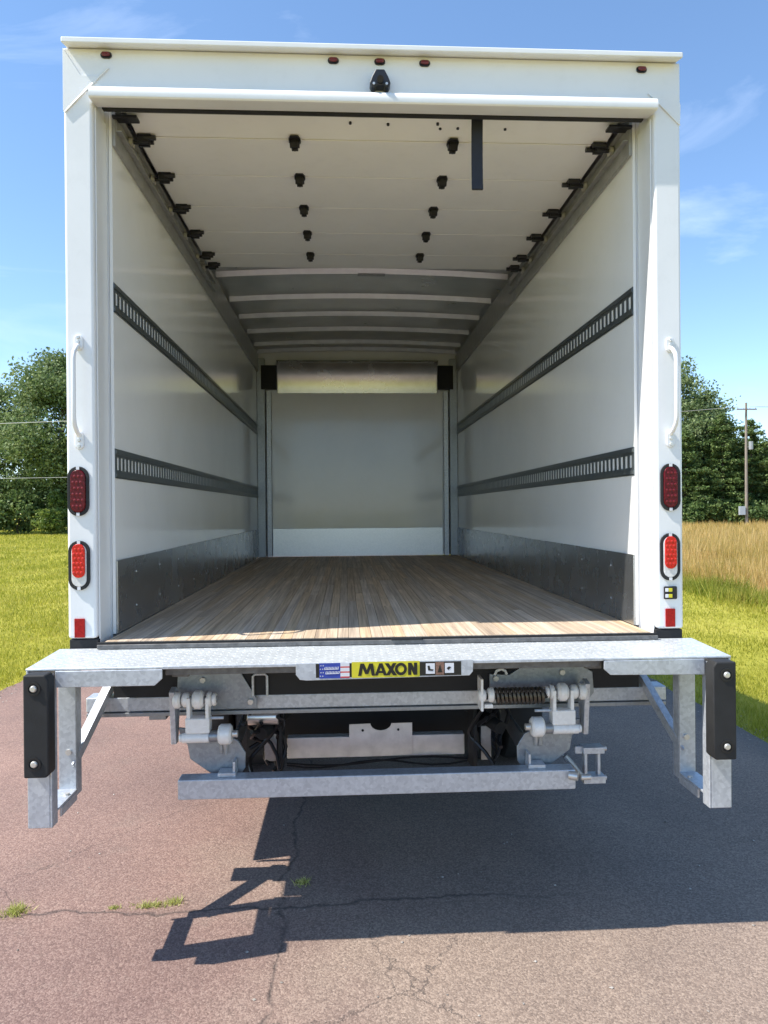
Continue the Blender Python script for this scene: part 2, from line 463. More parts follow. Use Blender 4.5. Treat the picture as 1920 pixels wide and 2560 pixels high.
def ground_mat(name, cols, sc=(0.25, 6.0), rough=0.9):
    m, nt, N, L, P = new_mat(name)
    geo = N.new('ShaderNodeNewGeometry')
    a = N.new('ShaderNodeTexNoise'); a.inputs['Scale'].default_value = sc[0]; a.inputs['Detail'].default_value = 8
    b = N.new('ShaderNodeTexNoise'); b.inputs['Scale'].default_value = sc[1]; b.inputs['Detail'].default_value = 8; b.inputs['Roughness'].default_value = 0.7
    L.new(geo.outputs['Position'], a.inputs['Vector']); L.new(geo.outputs['Position'], b.inputs['Vector'])
    ad = N.new('ShaderNodeMath'); ad.operation = 'MULTIPLY_ADD'; ad.inputs[1].default_value = 0.5
    hf = N.new('ShaderNodeMath'); hf.operation = 'MULTIPLY'; hf.inputs[1].default_value = 0.5
    L.new(b.outputs['Fac'], hf.inputs[0]); L.new(a.outputs['Fac'], ad.inputs[0]); L.new(hf.outputs[0], ad.inputs[2])
    rp = N.new('ShaderNodeValToRGB'); e = rp.color_ramp.elements
    e[0].position = 0.36; e[0].color = (*cols[0], 1)
    e[1].position = 0.64; e[1].color = (*cols[2], 1)
    x = rp.color_ramp.elements.new(0.5); x.color = (*cols[1], 1)
    L.new(ad.outputs[0], rp.inputs['Fac']); L.new(rp.outputs[0], P.inputs['Base Color'])
    P.inputs['Roughness'].default_value = rough
    P.inputs['Specular IOR Level'].default_value = 0.1
    bp = N.new('ShaderNodeBump'); bp.inputs['Strength'].default_value = 0.6; bp.inputs['Distance'].default_value = 0.05
    L.new(b.outputs['Fac'], bp.inputs['Height']); L.new(bp.outputs[0], P.inputs['Normal'])
    return m

def leaf_mat(name, lo, mid, hi, trans=0.35, big=None):
    m = bpy.data.materials.new(name); m.use_nodes = True
    nt = m.node_tree; N, L = nt.nodes, nt.links
    P = N['Principled BSDF']; out = N['Material Output']
    geo = N.new('ShaderNodeNewGeometry')
    rp = N.new('ShaderNodeValToRGB'); e = rp.color_ramp.elements
    e[0].position = 0.0; e[0].color = (*lo, 1)
    e[1].position = 1.0; e[1].color = (*hi, 1)
    x = e.new(0.5); x.color = (*mid, 1)
    fac = geo.outputs['Random Per Island']
    if big:
        nz = N.new('ShaderNodeTexNoise'); nz.inputs['Scale'].default_value = big; nz.inputs['Detail'].default_value = 5
        L.new(geo.outputs['Position'], nz.inputs['Vector'])
        mr = N.new('ShaderNodeMapRange'); mr.inputs['From Min'].default_value = 0.3; mr.inputs['From Max'].default_value = 0.7
        mr.inputs['To Min'].default_value = -0.3; mr.inputs['To Max'].default_value = 0.3
        L.new(nz.outputs['Fac'], mr.inputs['Value'])
        a = N.new('ShaderNodeMath'); a.operation = 'ADD'; a.use_clamp = True
        L.new(fac, a.inputs[0]); L.new(mr.outputs[0], a.inputs[1]); fac = a.outputs[0]
    L.new(fac, rp.inputs['Fac']); L.new(rp.outputs[0], P.inputs['Base Color'])
    P.inputs['Roughness'].default_value = 0.55
    P.inputs['Specular IOR Level'].default_value = 0.3
    tr = N.new('ShaderNodeBsdfTranslucent'); L.new(rp.outputs[0], tr.inputs['Color'])
    mx = N.new('ShaderNodeMixShader'); mx.inputs['Fac'].default_value = trans
    L.new(P.outputs[0], mx.inputs[1]); L.new(tr.outputs[0], mx.inputs[2]); L.new(mx.outputs[0], out.inputs['Surface'])
    return m

M['lawn'] = ground_mat('lawn_soil', ((0.27, 0.26, 0.035), (0.35, 0.33, 0.05), (0.43, 0.38, 0.08)))
M['field'] = ground_mat('field_soil', ((0.30, 0.20, 0.06), (0.38, 0.26, 0.08), (0.42, 0.30, 0.11)))
M['blade'] = leaf_mat('grass_blades', (0.26, 0.28, 0.028), (0.42, 0.41, 0.05), (0.58, 0.52, 0.13), 0.48, big=0.5)
M['gold'] = leaf_mat('golden_grass', (0.36, 0.29, 0.06), (0.60, 0.42, 0.135), (0.76, 0.57, 0.26), 0.45, big=0.35)
M['tallgreen'] = leaf_mat('tall_green_grass', (0.17, 0.22, 0.02), (0.28, 0.30, 0.035), (0.46, 0.40, 0.09), 0.4, big=0.8)
M['leaf'] = leaf_mat('broad_leaves', (0.075, 0.125, 0.035), (0.14, 0.21, 0.065), (0.25, 0.31, 0.12), 0.35, big=0.35)
M['leaf_pale'] = leaf_mat('pale_leaves', (0.11, 0.17, 0.06), (0.20, 0.27, 0.105), (0.34, 0.40, 0.20), 0.35, big=0.4)
M['leaf_mid'] = leaf_mat('mid_leaves', (0.085, 0.14, 0.045), (0.16, 0.225, 0.08), (0.29, 0.35, 0.16), 0.35, big=0.4)
M['needle'] = leaf_mat('needles', (0.05, 0.095, 0.025), (0.11, 0.175, 0.05), (0.21, 0.27, 0.085), 0.25, big=0.5)
M['bush'] = leaf_mat('bush_leaves', (0.08, 0.14, 0.03), (0.15, 0.22, 0.05), (0.25, 0.30, 0.08), 0.4, big=0.8)
M['weed'] = leaf_mat('weed_blades', (0.34, 0.38, 0.08), (0.48, 0.48, 0.14), (0.62, 0.56, 0.26), 0.4)

# ------------------------------------------------------------------ the setting
def hgt(x):
    t = min(max((x - 2.78) / 1.7, 0), 1)
    return -0.018 - 0.40 * t * t * (3 - 2 * t)
hgt_np = np.vectorize(hgt)

def sheet(name, xs, ys, zf, mat):
    me = bpy.data.meshes.new(name)
    nx, ny = len(xs), len(ys)
    vs = [(x, y, zf(x, y)) for y in ys for x in xs]
    fs = [(j * nx + i, j * nx + i + 1, (j + 1) * nx + i + 1, (j + 1) * nx + i) for j in range(ny - 1) for i in range(nx - 1)]
    me.from_pydata(vs, [], fs)
    me.polygons.foreach_set('use_smooth', [True] * len(me.polygons))
    me.materials.append(mat)
    o = bpy.data.objects.new(name, me); COL.objects.link(o)
    return o

tag(sheet('ground', [-900, -300, -80, -20, -8, -4, 2.5, 2.78, 3.1, 3.4, 3.7, 4.0, 4.3, 4.5, 7, 9, 20, 80, 300, 900],
          [-600, -200, -60, -20, -5, 0, 5, 10, 20, 40, 80, 160, 400, 1200], lambda x, y: hgt(x), M['lawn']), kind='structure')
tag(sheet('meadow', [8.9, 12, 20, 40, 80, 160, 300], [-30, -10, 0, 10, 20, 40, 80, 160, 250], lambda x, y: hgt(x) + 0.006, M['field']), kind='structure')

# driveway with ragged edges and a little thickness
def driveway():
    ys = [-14 + 0.12 * i for i in range(int(60 / 0.12))]
    vs = []; fs = []
    def edge(y, s): return s + 0.05 * mnoise.noise((y * 0.8, s, 0)) + 0.035 * mnoise.noise((y * 3.7, s, 5)) + 0.03 * mnoise.noise((y * 9, s, 9))
    for y in ys:
        xl, xr = edge(y, -3.27), edge(y, 2.72)
        vs += [(xl - 0.02, y, -0.05), (xl, y, 0.0), (xr, y, 0.0), (xr + 0.02, y, -0.05)]
    for k in range(len(ys) - 1):
        a = 4 * k; b = a + 4
        fs += [(a, a + 1, b + 1, b), (a + 1, a + 2, b + 2, b + 1), (a + 2, a + 3, b + 3, b + 2)]
    me = bpy.data.meshes.new('driveway'); me.from_pydata(vs, [], fs); me.materials.append(M['asphalt'])
    bm = bmesh.new(); bm.from_mesh(me); bmesh.ops.recalc_face_normals(bm, faces=bm.faces); bm.to_mesh(me); bm.free()
    if me.polygons[1].normal.z < 0: me.flip_normals()
    o = bpy.data.objects.new('driveway', me); COL.objects.link(o)
    tag(o, kind='structure')
driveway()

CX, CY = -0.1436, -2.8873
R = np.random.default_rng(11)

def tri_mesh(name, V, Fn, mat, per=3):
    """V: (n*per,3) vertices, one face per consecutive `per` vertices"""
    n = len(V) // per
    me = bpy.data.meshes.new(name)
    me.vertices.add(len(V)); me.vertices.foreach_set('co', np.ascontiguousarray(V, np.float32).ravel())
    me.loops.add(n * per); me.loops.foreach_set('vertex_index', np.arange(n * per, dtype=np.int32))
    me.polygons.add(n)
    me.polygons.foreach_set('loop_start', np.arange(0, n * per, per, dtype=np.int32))
    me.polygons.foreach_set('loop_total', np.full(n, per, np.int32))
    me.update(calc_edges=True)
    me.materials.append(mat)
    return me

def blades(x, y, z, h, w, lean, rng):
    n = len(x)
    a = rng.uniform(0, 2 * np.pi, n); la = rng.uniform(0, 2 * np.pi, n)
    l = rng.uniform(0, 1, n) * lean * h
    base = np.stack([x, y, z], 1)
    side = np.stack([np.cos(a), np.sin(a), np.zeros(n)], 1) * (w / 2)[:, None]
    tip = base + np.stack([np.cos(la) * l, np.sin(la) * l, h], 1)
    V = np.stack([base - side, base + side, tip], 1).reshape(-1, 3)
    return V

def wedge(n, d0, d1, t0, t1, rng, p=1.0):
    """points in a ground wedge seen from near the driveway, denser close by"""
    uu = rng.uniform(0, 1, n)
    d = d0 * (d1 / d0) ** (uu ** p)
    t = rng.uniform(t0, t1, n)
    return CX + t * d, CY + d, d

# short mown lawn, both sides
x1, y1, d1 = wedge(300000, 3.5, 75, -0.95, -0.16, R)
k = x1 < -3.22 - 0.12 * R.uniform(0, 1, len(x1)) ** 2
x1, y1, d1 = x1[k], y1[k], d1[k]
x2, y2, d2 = wedge(330000, 1.5, 30, 0.16, 1.4, R)
k = (x2 > 2.72 + 0.10 * R.uniform(0, 1, len(x2)) ** 2) & (x2 < 9.4)
x2, y2, d2 = x2[k], y2[k], d2[k]
x = np.concatenate([x1, x2]); y = np.concatenate([y1, y2]); d = np.concatenate([d1, d2])
stripe = 0.5 + 0.5 * np.sin((x - 2.7) * 2 * np.pi / 1.5)
h = (0.035 + 0.035 * R.uniform(0, 1, len(x))) * (1 + 0.35 * stripe) * np.clip(0.8 + d / 40, 1, 1.8)
pat = np.array([mnoise.noise((0.7 * a, 0.7 * b, 2)) + 0.6 * mnoise.noise((2.6 * a, 2.6 * b, 4)) for a, b in zip(x, y)])
h = h * np.clip(0.85 + 0.7 * pat, 0.25, 1.7)
w = np.maximum(0.005, 0.0012 * d) * R.uniform(0.7, 1.3, len(x))
o = bpy.data.objects.new('lawn_grass', tri_mesh('lawn_grass', blades(x, y, hgt_np(x) - 0.004, h, w, 0.9, R), None, M['blade']))
COL.objects.link(o); tag(o, 'short mown yellow-green lawn grass on both sides of the driveway', 'lawn', kind='stuff')

# golden uncut field on the right
x, y, d = wedge(330000, 8, 130, 0.22, 1.3, R, 1.0)
k = x > 8.75 + 0.5 * np.array([mnoise.noise((0.5 * b, 0, 3)) for b in y]) + 0.25 * R.uniform(0, 1, len(x))
x, y, d = x[k], y[k], d[k]
pat = np.array([mnoise.noise((0.35 * a, 0.35 * b, 9)) + 0.6 * mnoise.noise((1.3 * a, 1.3 * b, 4)) for a, b in zip(x, y)])
h = R.uniform(0.40, 0.85, len(x)) * np.clip(1 + 0.45 * pat, 0.5, 1.5) * np.clip((x - 8.3) / 1.2, 0.55, 1)
w = np.maximum(0.007, 0.0013 * d) * R.uniform(0.6, 1.4, len(x))
o = bpy.data.objects.new('golden_grass', tri_mesh('golden_grass', blades(x, y, hgt_np(x), h, w, 0.5, R), None, M['gold']))
COL.objects.link(o); tag(o, 'tall golden uncut grass of the field beyond the mown strip', 'field grass', kind='stuff')

# greener fringe along the field edge
n = 42000
y = R.uniform(2, 45, n)
x = 8.45 + 0.5 * np.array([mnoise.noise((0.5 * b, 0, 3)) for b in y]) + R.normal(0, 0.3, n)
cl = np.array([mnoise.noise((0.9 * b, 1.3 * a, 7)) for a, b in zip(x, y)])
k = cl > -0.25
x, y, cl = x[k], y[k], cl[k]
h = (0.22 + 0.35 * np.clip(cl + 0.3, 0, 1)) * R.uniform(0.6, 1.2, len(x))
w = np.full(len(x), 0.018) * R.uniform(0.6, 1.4, len(x))
o = bpy.data.objects.new('fringe_grass', tri_mesh('fringe_grass', blades(x, y, hgt_np(x), h, w, 0.8, R), None, M['tallgreen']))
COL.objects.link(o); tag(o, 'rank green grass clumps along the edge of the golden field', 'grass', kind='stuff')

# ------------------------------------------------------------------ trees
def quads(C, size, rng, flat=0.0, aspect=0.6):
    n = len(C)
    a = rng.normal(0, 1, (n, 3)); a[:, 2] *= (1 - flat)
    a /= np.linalg.norm(a, axis=1)[:, None] + 1e-9
    b = rng.normal(0, 1, (n, 3)); b[:, 2] *= (1 - flat)
    b -= a * (a * b).sum(1)[:, None]; b /= np.linalg.norm(b, axis=1)[:, None] + 1e-9
    s = (size * rng.uniform(0.6, 1.35, n))[:, None]
    return np.stack([C - a * s, C + b * s * aspect, C + a * s, C - b * s * aspect], 1).reshape(-1, 3)

def limb_pts(p0, p1, wig, rng, n=6):
    p0 = np.array(p0, float); p1 = np.array(p1, float); out = []
    for i in range(n + 1):
        t = i / n
        out.append(tuple(p0 + (p1 - p0) * t + rng.normal(0, wig, 3) * math.sin(math.pi * t)))
    return out

def broadleaf(name, loc, h, rad, seed, label, cat, group, mat, nclump=90, leaves=300, leaf=0.125, low=0.16, trunk_r=0.24, squash=1.0):
    rng = np.random.default_rng(seed)
    root = empty(name, loc); tag(root, label, cat, group)
    mb = MB()
    mb.tube(limb_pts((0, 0, -0.2), (rng.normal(0, .2), rng.normal(0, .2), h * 0.86), 0.12, rng, 8), 0, 9,
            rs=[trunk_r * (1.25 if i == 0 else 1 - 0.1 * i) for i in range(9)])
    zc = h * (0.5 + low / 2); hz = h * (1 - low) / 2
    cents = []
    while len(cents) < nclump:
        v = rng.normal(0, 1, 3); v /= np.linalg.norm(v)
        rr = rng.uniform(0.35, 1.0) ** 0.6
        c = v * rr
        wz = 1.0 if c[2] < 0.1 else 1 - 0.35 * c[2]
        k = 1 + 0.32 * mnoise.noise((v[0] * 1.6 + seed, v[1] * 1.6, v[2] * 1.6))
        cents.append((c[0] * rad * wz * k, c[1] * rad * wz * k, zc + c[2] * hz * min(1.0, k)))
    for c in cents[::6]:
        z0 = max(h * 0.15, c[2] * rng.uniform(0.45, 0.7))
        mb.tube(limb_pts((0, 0, z0), c, 0.15, rng, 4), 0, 6, rs=[trunk_r * 0.4, trunk_r * 0.3, trunk_r * 0.22, trunk_r * 0.14, trunk_r * 0.06])
    mb.build('trunk', M['bark'], root, dz=0)
    pts = []
    for c in cents:
        s = rad * rng.uniform(0.10, 0.24)
        q = np.clip(rng.normal(0, 0.9, (leaves, 3)), -1.6, 1.6) * np.array([s, s, s * 0.62 * squash]) 
        pts.append(q + np.array(c))
    P_ = np.concatenate(pts)
    P_ = P_[P_[:, 2] > 0.15]
    me = tri_mesh('crown', quads(P_, leaf, rng), None, mat, per=4)
    place(me, 'crown', root, (0, 0, 0))
    return root

def conifer(name, loc, h, rad, seed, label, group, mat, tiers=17, leaf=0.14, per=90):
    rng = np.random.default_rng(seed)
    root = empty(name, loc); tag(root, label, 'pine tree', group)
    mb = MB()
    mb.tube(limb_pts((0, 0, -0.2), (0.1, 0, h * 0.98), 0.04, rng, 8), 0, 8, rs=[0.2 * (1 - 0.115 * i) for i in range(9)])
    pts = []
    for t in range(tiers):
        ft = t / (tiers - 1)
        z = h * (0.07 + 0.9 * ft)
        L_ = rad * (1 - ft) ** 0.55 * (0.75 + 0.25 * math.sin(t * 2.3)) + 0.25
        nb = int(9 - 4 * ft)
        for b in range(nb):
            a = 2 * math.pi * (b + rng.uniform(-.35, .35)) / nb + t * 1.1
            ll = L_ * rng.uniform(0.65, 1.15)
            tip = (math.cos(a) * ll, math.sin(a) * ll, z + 0.10 * ll * (ft - 0.3) + rng.normal(0, .12))
            mb.tube([(0, 0, z), tuple(np.array(tip) * np.array([.5, .5, 1]) + np.array([0, 0, 0.05])), tip], 0, 4, rs=[0.045, 0.03, 0.012])
            m_ = int(per * (0.35 + ll / rad))
            s_ = rng.uniform(0.12, 1.0, m_) ** 0.75
            px = np.outer(s_, np.array([math.cos(a) * ll, math.sin(a) * ll, tip[2] - z])) + np.array([0, 0, z])
            wdt = 0.30 * ll * (1.05 - s_)[:, None] * rng.normal(0, 1, (m_, 1)) + 0.05
            px = px + wdt * np.array([-math.sin(a), math.cos(a), 0]) + rng.normal(0, 0.11, (m_, 3)) * np.array([1, 1, 1.1])
            pts.append(px)
    mb.build('trunk', M['bark'], root, dz=0)
    P_ = np.concatenate(pts)
    place(tri_mesh('crown', quads(P_, leaf, rng, 0.45, 0.42), None, mat, per=4), 'crown', root, (0, 0, 0))
    return root

GL = 'broadleaf trees at the far end of the lawn'
broadleaf('broadleaf_tree', (-22.6, 56, -0.02), 14.6, 5.4, 3, 'tall grey-green leafy tree beyond the left lawn, nearest the truck', 'tree', GL, M['leaf_mid'], nclump=125, leaves=400)
broadleaf('broadleaf_tree', (-29.0, 57, -0.02), 11.6, 4.4, 4, 'lower dark leafy tree at the left edge, beside the tall grey-green one', 'tree', GL, M['leaf'], nclump=90)
broadleaf('broadleaf_tree', (-14.0, 60, -0.02), 13.2, 5.0, 5, 'leafy tree standing behind the left wall of the truck box', 'tree', GL, M['leaf'])
broadleaf('bush', (-21.5, 53.0, -0.02), 2.9, 1.9, 8, 'bright yellow-green bush at the foot of the tall leafy tree', 'bush', 'bushes at the edge of the left lawn', M['bush'], 34, 150, 0.13, 0.02, 0.06)
broadleaf('bush', (-24.8, 53.6, -0.02), 3.4, 2.2, 9, 'darker rounded bush left of the bright yellow-green bush', 'bush', 'bushes at the edge of the left lawn', M['leaf'], 38, 150, 0.14, 0.02, 0.06)
broadleaf('bush', (-27.8, 53.2, -0.02), 3.9, 2.3, 10, 'tall shaggy bush at the left edge of the lawn trees', 'bush', 'bushes at the edge of the left lawn', M['bush'], 38, 150, 0.14, 0.02, 0.06)
broadleaf('bush', (-18.2, 53.8, -0.02), 3.2, 2.2, 12, 'bush at the lawn edge half hidden by the left post of the truck', 'bush', 'bushes at the edge of the left lawn', M['leaf'], 38, 150, 0.14, 0.02, 0.06)

ZR = hgt(50)
GR = 'trees behind the golden field'
broadleaf('broadleaf_tree', (36.0, 74, ZR), 17.4, 5.2, 21, 'tallest leafy tree behind the field, nearest the right post of the truck', 'tree', GR, M['leaf_pale'], nclump=105, leaves=320, leaf=0.15)
broadleaf('broadleaf_tree', (39.6, 76, ZR), 14.0, 3.4, 22, 'slimmer leafy tree just right of the tallest one behind the field', 'tree', GR, M['leaf_pale'], nclump=80, leaf=0.15)
broadleaf('broadleaf_tree', (27.5, 76, ZR), 15.0, 5.0, 23, 'leafy tree behind the field hidden by the right post of the truck', 'tree', GR, M['leaf'], leaf=0.15)
GC = 'pine trees behind the golden field'
conifer('pine_tree', (33.6, 68, ZR), 9.6, 4.1, 31, 'broad dark pine closest to the right post of the truck', GC, M['needle'], per=250)
conifer('pine_tree', (37.6, 68.5, ZR), 11.4, 4.0, 32, 'dark pine in front of the tall leafy trees, left of the utility pole', GC, M['needle'], per=250)
conifer('pine_tree', (41.4, 70, ZR), 11.0, 4.4, 33, 'tall narrow-topped pine right behind the utility pole', GC, M['needle'], per=250)
conifer('pine_tree', (45.2, 68, ZR), 12.4, 5.2, 34, 'big pine at the right edge, beyond the utility pole', GC, M['needle'], per=250)
conifer('pine_tree', (49.0, 70, ZR), 12.0, 4.2, 35, 'pine farthest right along the tree line behind the field', GC, M['needle'], per=250)
conifer('pine_tree', (29.5, 70, ZR), 10.0, 4.0, 36, 'pine behind the field, mostly hidden by the right wall of the truck', GC, M['needle'], per=250)
for bx_, bh, sd, lab in ((41.5, 11.2, 61, 'dark leafy tree filling the gap behind the utility pole'), (46.5, 10.2, 62, 'dark leafy tree behind the big pine at the right edge'), (51.5, 11.0, 63, 'dark leafy tree behind the pine farthest right')):
    broadleaf('broadleaf_tree', (bx_, 80, ZR), bh, 4.8, sd, lab, 'tree', GR, M['leaf'], leaf=0.15, low=0.08)
GB = 'low shrubs under the pines'
for i, (bx, lab) in enumerate(((34.2, 'low dark shrub under the broad pine by the truck post'), (37.4, 'low dark shrub between the two left pines'),
                               (40.2, 'low dark shrub beside the foot of the utility pole'), (43.2, 'low dark shrub right of the utility pole'), (46.5, 'low dark shrub at the right end of the tree line'))):
    broadleaf('shrub', (bx, 66.5, ZR), 2.6, 2.3, 50 + i, lab, 'shrub', GB, M['needle'], 32, 130, 0.14, 0.0, 0.05)

# far wood closing the horizon
n = 60000
x = R.uniform(-190, 230, n); y = 165 + R.normal(0, 5, n)
top = np.array([8.5 + 3.2 * mnoise.noise((0.05 * a, 1, 0)) + 2.6 * mnoise.noise((0.19 * a, 5, 0)) for a in x])
z = hgt_np(x) + top * R.uniform(0, 1, n) ** 0.8
o = bpy.data.objects.new('distant_wood', tri_mesh('distant_wood', quads(np.stack([x, y, z], 1), 0.55, R), None, M['leaf'], per=4))
COL.objects.link(o); tag(o, 'low dark wood far off along the horizon behind lawn and field', 'wood', kind='stuff')

# utility pole and wires
up = empty('utility_pole', (37.0, 63, ZR)); tag(up, 'grey wooden utility pole with a crossarm in front of the pines', 'utility pole')
MB().tube([(0, 0, -0.3), (0, 0, 5.5), (0.02, 0, 11.7)], 0, 12, rs=[0.15, 0.125, 0.10]).build('pole', M['wood_pole'], up, dz=0)
MB().box(-0.95, 0.95, -0.19, -0.09, 11.02, 11.13).build('crossarm', M['wood_pole'], up, dz=0)
for xx in (-0.85, -0.3, 0.3, 0.85):
    MB().cyl((xx, -0.14, 11.13), (xx, -0.14, 11.3), 0.04, 0.025, 8).build('insulator', M['wire'], up, dz=0)
MB().cyl((0.38, -0.1, 7.35), (0.38, -0.1, 8.1), 0.2, n=14).box(0.1, 0.25, -0.14, -0.06, 7.55, 7.62).build('transformer', M['rail'], up, dz=0)
MB().box(-0.75, -0.2, -0.2, 0.05, 1.3, 2.1).box(-0.24, -0.13, -0.1, 0.0, 1.5, 1.6).build('meter_box', M['galv'], up, dz=0, bevel=0.02)

def wire(p0, p1, sag, rr, label, group):
    pts = []
    for i in range(17):
        t = i / 16
        pts.append((p0[0] + (p1[0] - p0[0]) * t, p0[1] + (p1[1] - p0[1]) * t, p0[2] + (p1[2] - p0[2]) * t - sag * 4 * t * (1 - t)))
    o = MB().tube(pts, rr, 6).build('power_line', M['wire'], None, dz=0)
    tag(o, label, 'power line', group)
zt = ZR + 11.3
wire((37.0 - 0.85, 62.86, zt), (-20, 66, 10.2), 1.0, 0.018, 'power line running from the left end of the pole crossarm behind the truck', 'wires on the utility pole')
wire((37.0 + 0.85, 62.86, zt), (82, 60, 12.0), 0.8, 0.018, 'power line running right from the outer end of the pole crossarm', 'wires on the utility pole')
wire((37.0 + 0.3, 62.86, zt), (82, 57, 13.4), 0.7, 0.018, 'power line rising right from the middle of the pole crossarm', 'wires on the utility pole')
wire((-40, 34, 5.3), (6, 31, 6.6), 0.15, 0.016, 'upper thin wire crossing in front of the left lawn tree', 'wires over the left lawn')
wire((-44, 45, 3.7), (6, 45, 4.3), 0.15, 0.014, 'lower thin wire crossing in front of the left lawn tree', 'wires over the left lawn')

# loose stones along both edges of the driveway
def stones(n, xc, sd, y0, y1, rng):
    V = []
    x = xc + rng.normal(0, sd, n); y = y0 + (y1 - y0) * rng.uniform(0, 1, n) ** 1.6
    r_ = rng.uniform(0.003, 0.010, n) * rng.uniform(0.5, 1.0, n)
    mb = MB()
    for a, b, c in zip(x, y, r_):
        q = [(a + c * rng.uniform(.7, 1.3), b, c * .3), (a, b + c * rng.uniform(.7, 1.3), c * .3), (a - c * rng.uniform(.7, 1.3), b, c * .3), (a, b - c * rng.uniform(.7, 1.3), c * .3), (a, b, c * rng.uniform(.6, 1.0)), (a, b, -c * .4)]
        mb.add(q, [(0, 1, 4), (1, 2, 4), (2, 3, 4), (3, 0, 4), (1, 0, 5), (2, 1, 5), (3, 2, 5), (0, 3, 5)])
    return mb
mb = stones(1500, 2.66, 0.10, -1, 12, R)
m2 = stones(900, -3.20, 0.09, 1, 16, R); mb.add(m2.v, m2.f)
m2 = stones(260, 0.0, 1.3, -0.9, 6, R); mb.add(m2.v, m2.f)
M['stone'] = leaf_mat('stone_grey', (0.12, 0.10, 0.085), (0.30, 0.26, 0.22), (0.55, 0.51, 0.46), 0.0)
o = mb.build('gravel', M['stone'], None, dz=0, stuff=True)
tag(o, 'small loose stones scattered along the edges of the driveway', 'gravel')

# weeds growing in the driveway crack
def weed(loc, n, rx, ry, hh, seed, label):
    rng = np.random.default_rng(seed)
    x = rng.normal(0, rx, n); y = rng.normal(0, ry, n)
    h_ = 0.6 * hh * rng.uniform(0.3, 1.1, n); w_ = rng.uniform(0.003, 0.006, n)
    o = place(tri_mesh('weed_tuft', blades(x, y, np.zeros(n), h_, w_, 1.6, rng), None, M['weed']), 'weed_tuft', None, loc)
    tag(o, label, 'weed', 'weed tufts in the driveway crack')
weed((-1.48, 0.125, 0.0), 240, 0.022, 0.022, 0.05, 1, 'bushiest tuft of yellow-green weeds in the crack at the left edge of the photo')
weed((-0.95, 0.135, 0.0), 170, 0.035, 0.010, 0.035, 2, 'row of small weeds in the crack left of the truck shadow')
weed((-0.86, 0.15, 0.0), 130, 0.016, 0.012, 0.04, 3, 'small weed clump touching the tip of the bracket shadow')
weed((-1.09, 0.13, 0.0), 70, 0.014, 0.008, 0.025, 5, 'sparse pale weeds in the crack between the bushy tuft and the weed row')
weed((-0.345, 0.275, 0.0), 120, 0.016, 0.012, 0.035, 4, 'small green weed tuft inside the dark truck shadow')

# ------------------------------------------------------------------ the truck
T = empty('box_truck', (0, 0, 0))
tag(T, 'white box truck seen from behind with its roll-up door open and liftgate folded under', 'truck')
W, OP = 1.22, 1.11

def mirror(fn):
    for s in (-1, 1): fn(s)
def bx(mb, s, a, b, y0, y1, z0, z1):
    return mb.box(min(s * a, s * b), max(s * a, s * b), y0, y1, z0, z1)

# --- rear frame
hd = MB().box(-W, W, 0.0, 0.05, 2.118, 2.274).build('header', M['white'], T, bevel=0.006)
MB().prism([(0.05, 2.074), (-0.020, 2.064), (-0.040, 2.062), (-0.046, 2.066), (-0.048, 2.078), (-0.046, 2.093), (-0.040, 2.104), (-0.030, 2.111), (-0.0005, 2.1165), (0.05, 2.1165)], 'x', -OP + 0.001, OP - 0.001).build('lip', M['white'], hd)
MB().box(-1.09, 1.09, 0.052, 0.075, 2.070, 2.112).build('gap_shade_strip', M['rubber'], hd)  # added black strip, painting the shade in the gap between header and door
MB().prism([(-0.055, 2.261), (-0.055, 2.284), (0.10, 2.296), (0.10, 2.276), (-0.0005, 2.2755)], 'x', -1.208, 1.208).build('roof_drip_rail', M['white'], T, bevel=0.005)
def post(s):
    p = bx(MB(), s, OP, W, 0.0, 0.155, -0.012, 2.1165).build('corner_post', M['white'], T, bevel=0.012, seg=3)
    bx(MB(), s, OP - 0.006, OP - 0.0005, 0.022, 0.152, -0.045, 2.058).build('door_guide', M['white'], p, bevel=0.002)
    bx(MB(), s, 1.105, 1.216, 0.003, 0.15, -0.0555, -0.014).build('post_foot', M['under'], p, bevel=0.004)
mirror(post)
MB().prism([(-1.219, 2.272), (-1.152, 2.168), (-1.09, 2.164), (-1.05, 2.19), (-1.21, 2.025), (-1.219, 2.03)], 'y', -0.005, -0.0005).build('gusset_plate', M['white'], T, bevel=0.001)
MB().prism([(1.086, 2.146), (1.206, 2.150), (1.219, 2.10), (1.216, 2.022)], 'y', -0.005, -0.0005).build('gusset_plate', M['white'], T, bevel=0.001)
MB().tube([(-1.045, -0.004, 2.197), (-1.13, -0.0055, 2.112), (-1.214, -0.004, 2.022)], 0.0026, 6).build('weld_bead', M['white'], T)
MB().tube([(1.086, -0.004, 2.147), (1.15, -0.0055, 2.085), (1.217, -0.004, 2.02)], 0.0024, 6).build('weld_bead', M['white'], T)

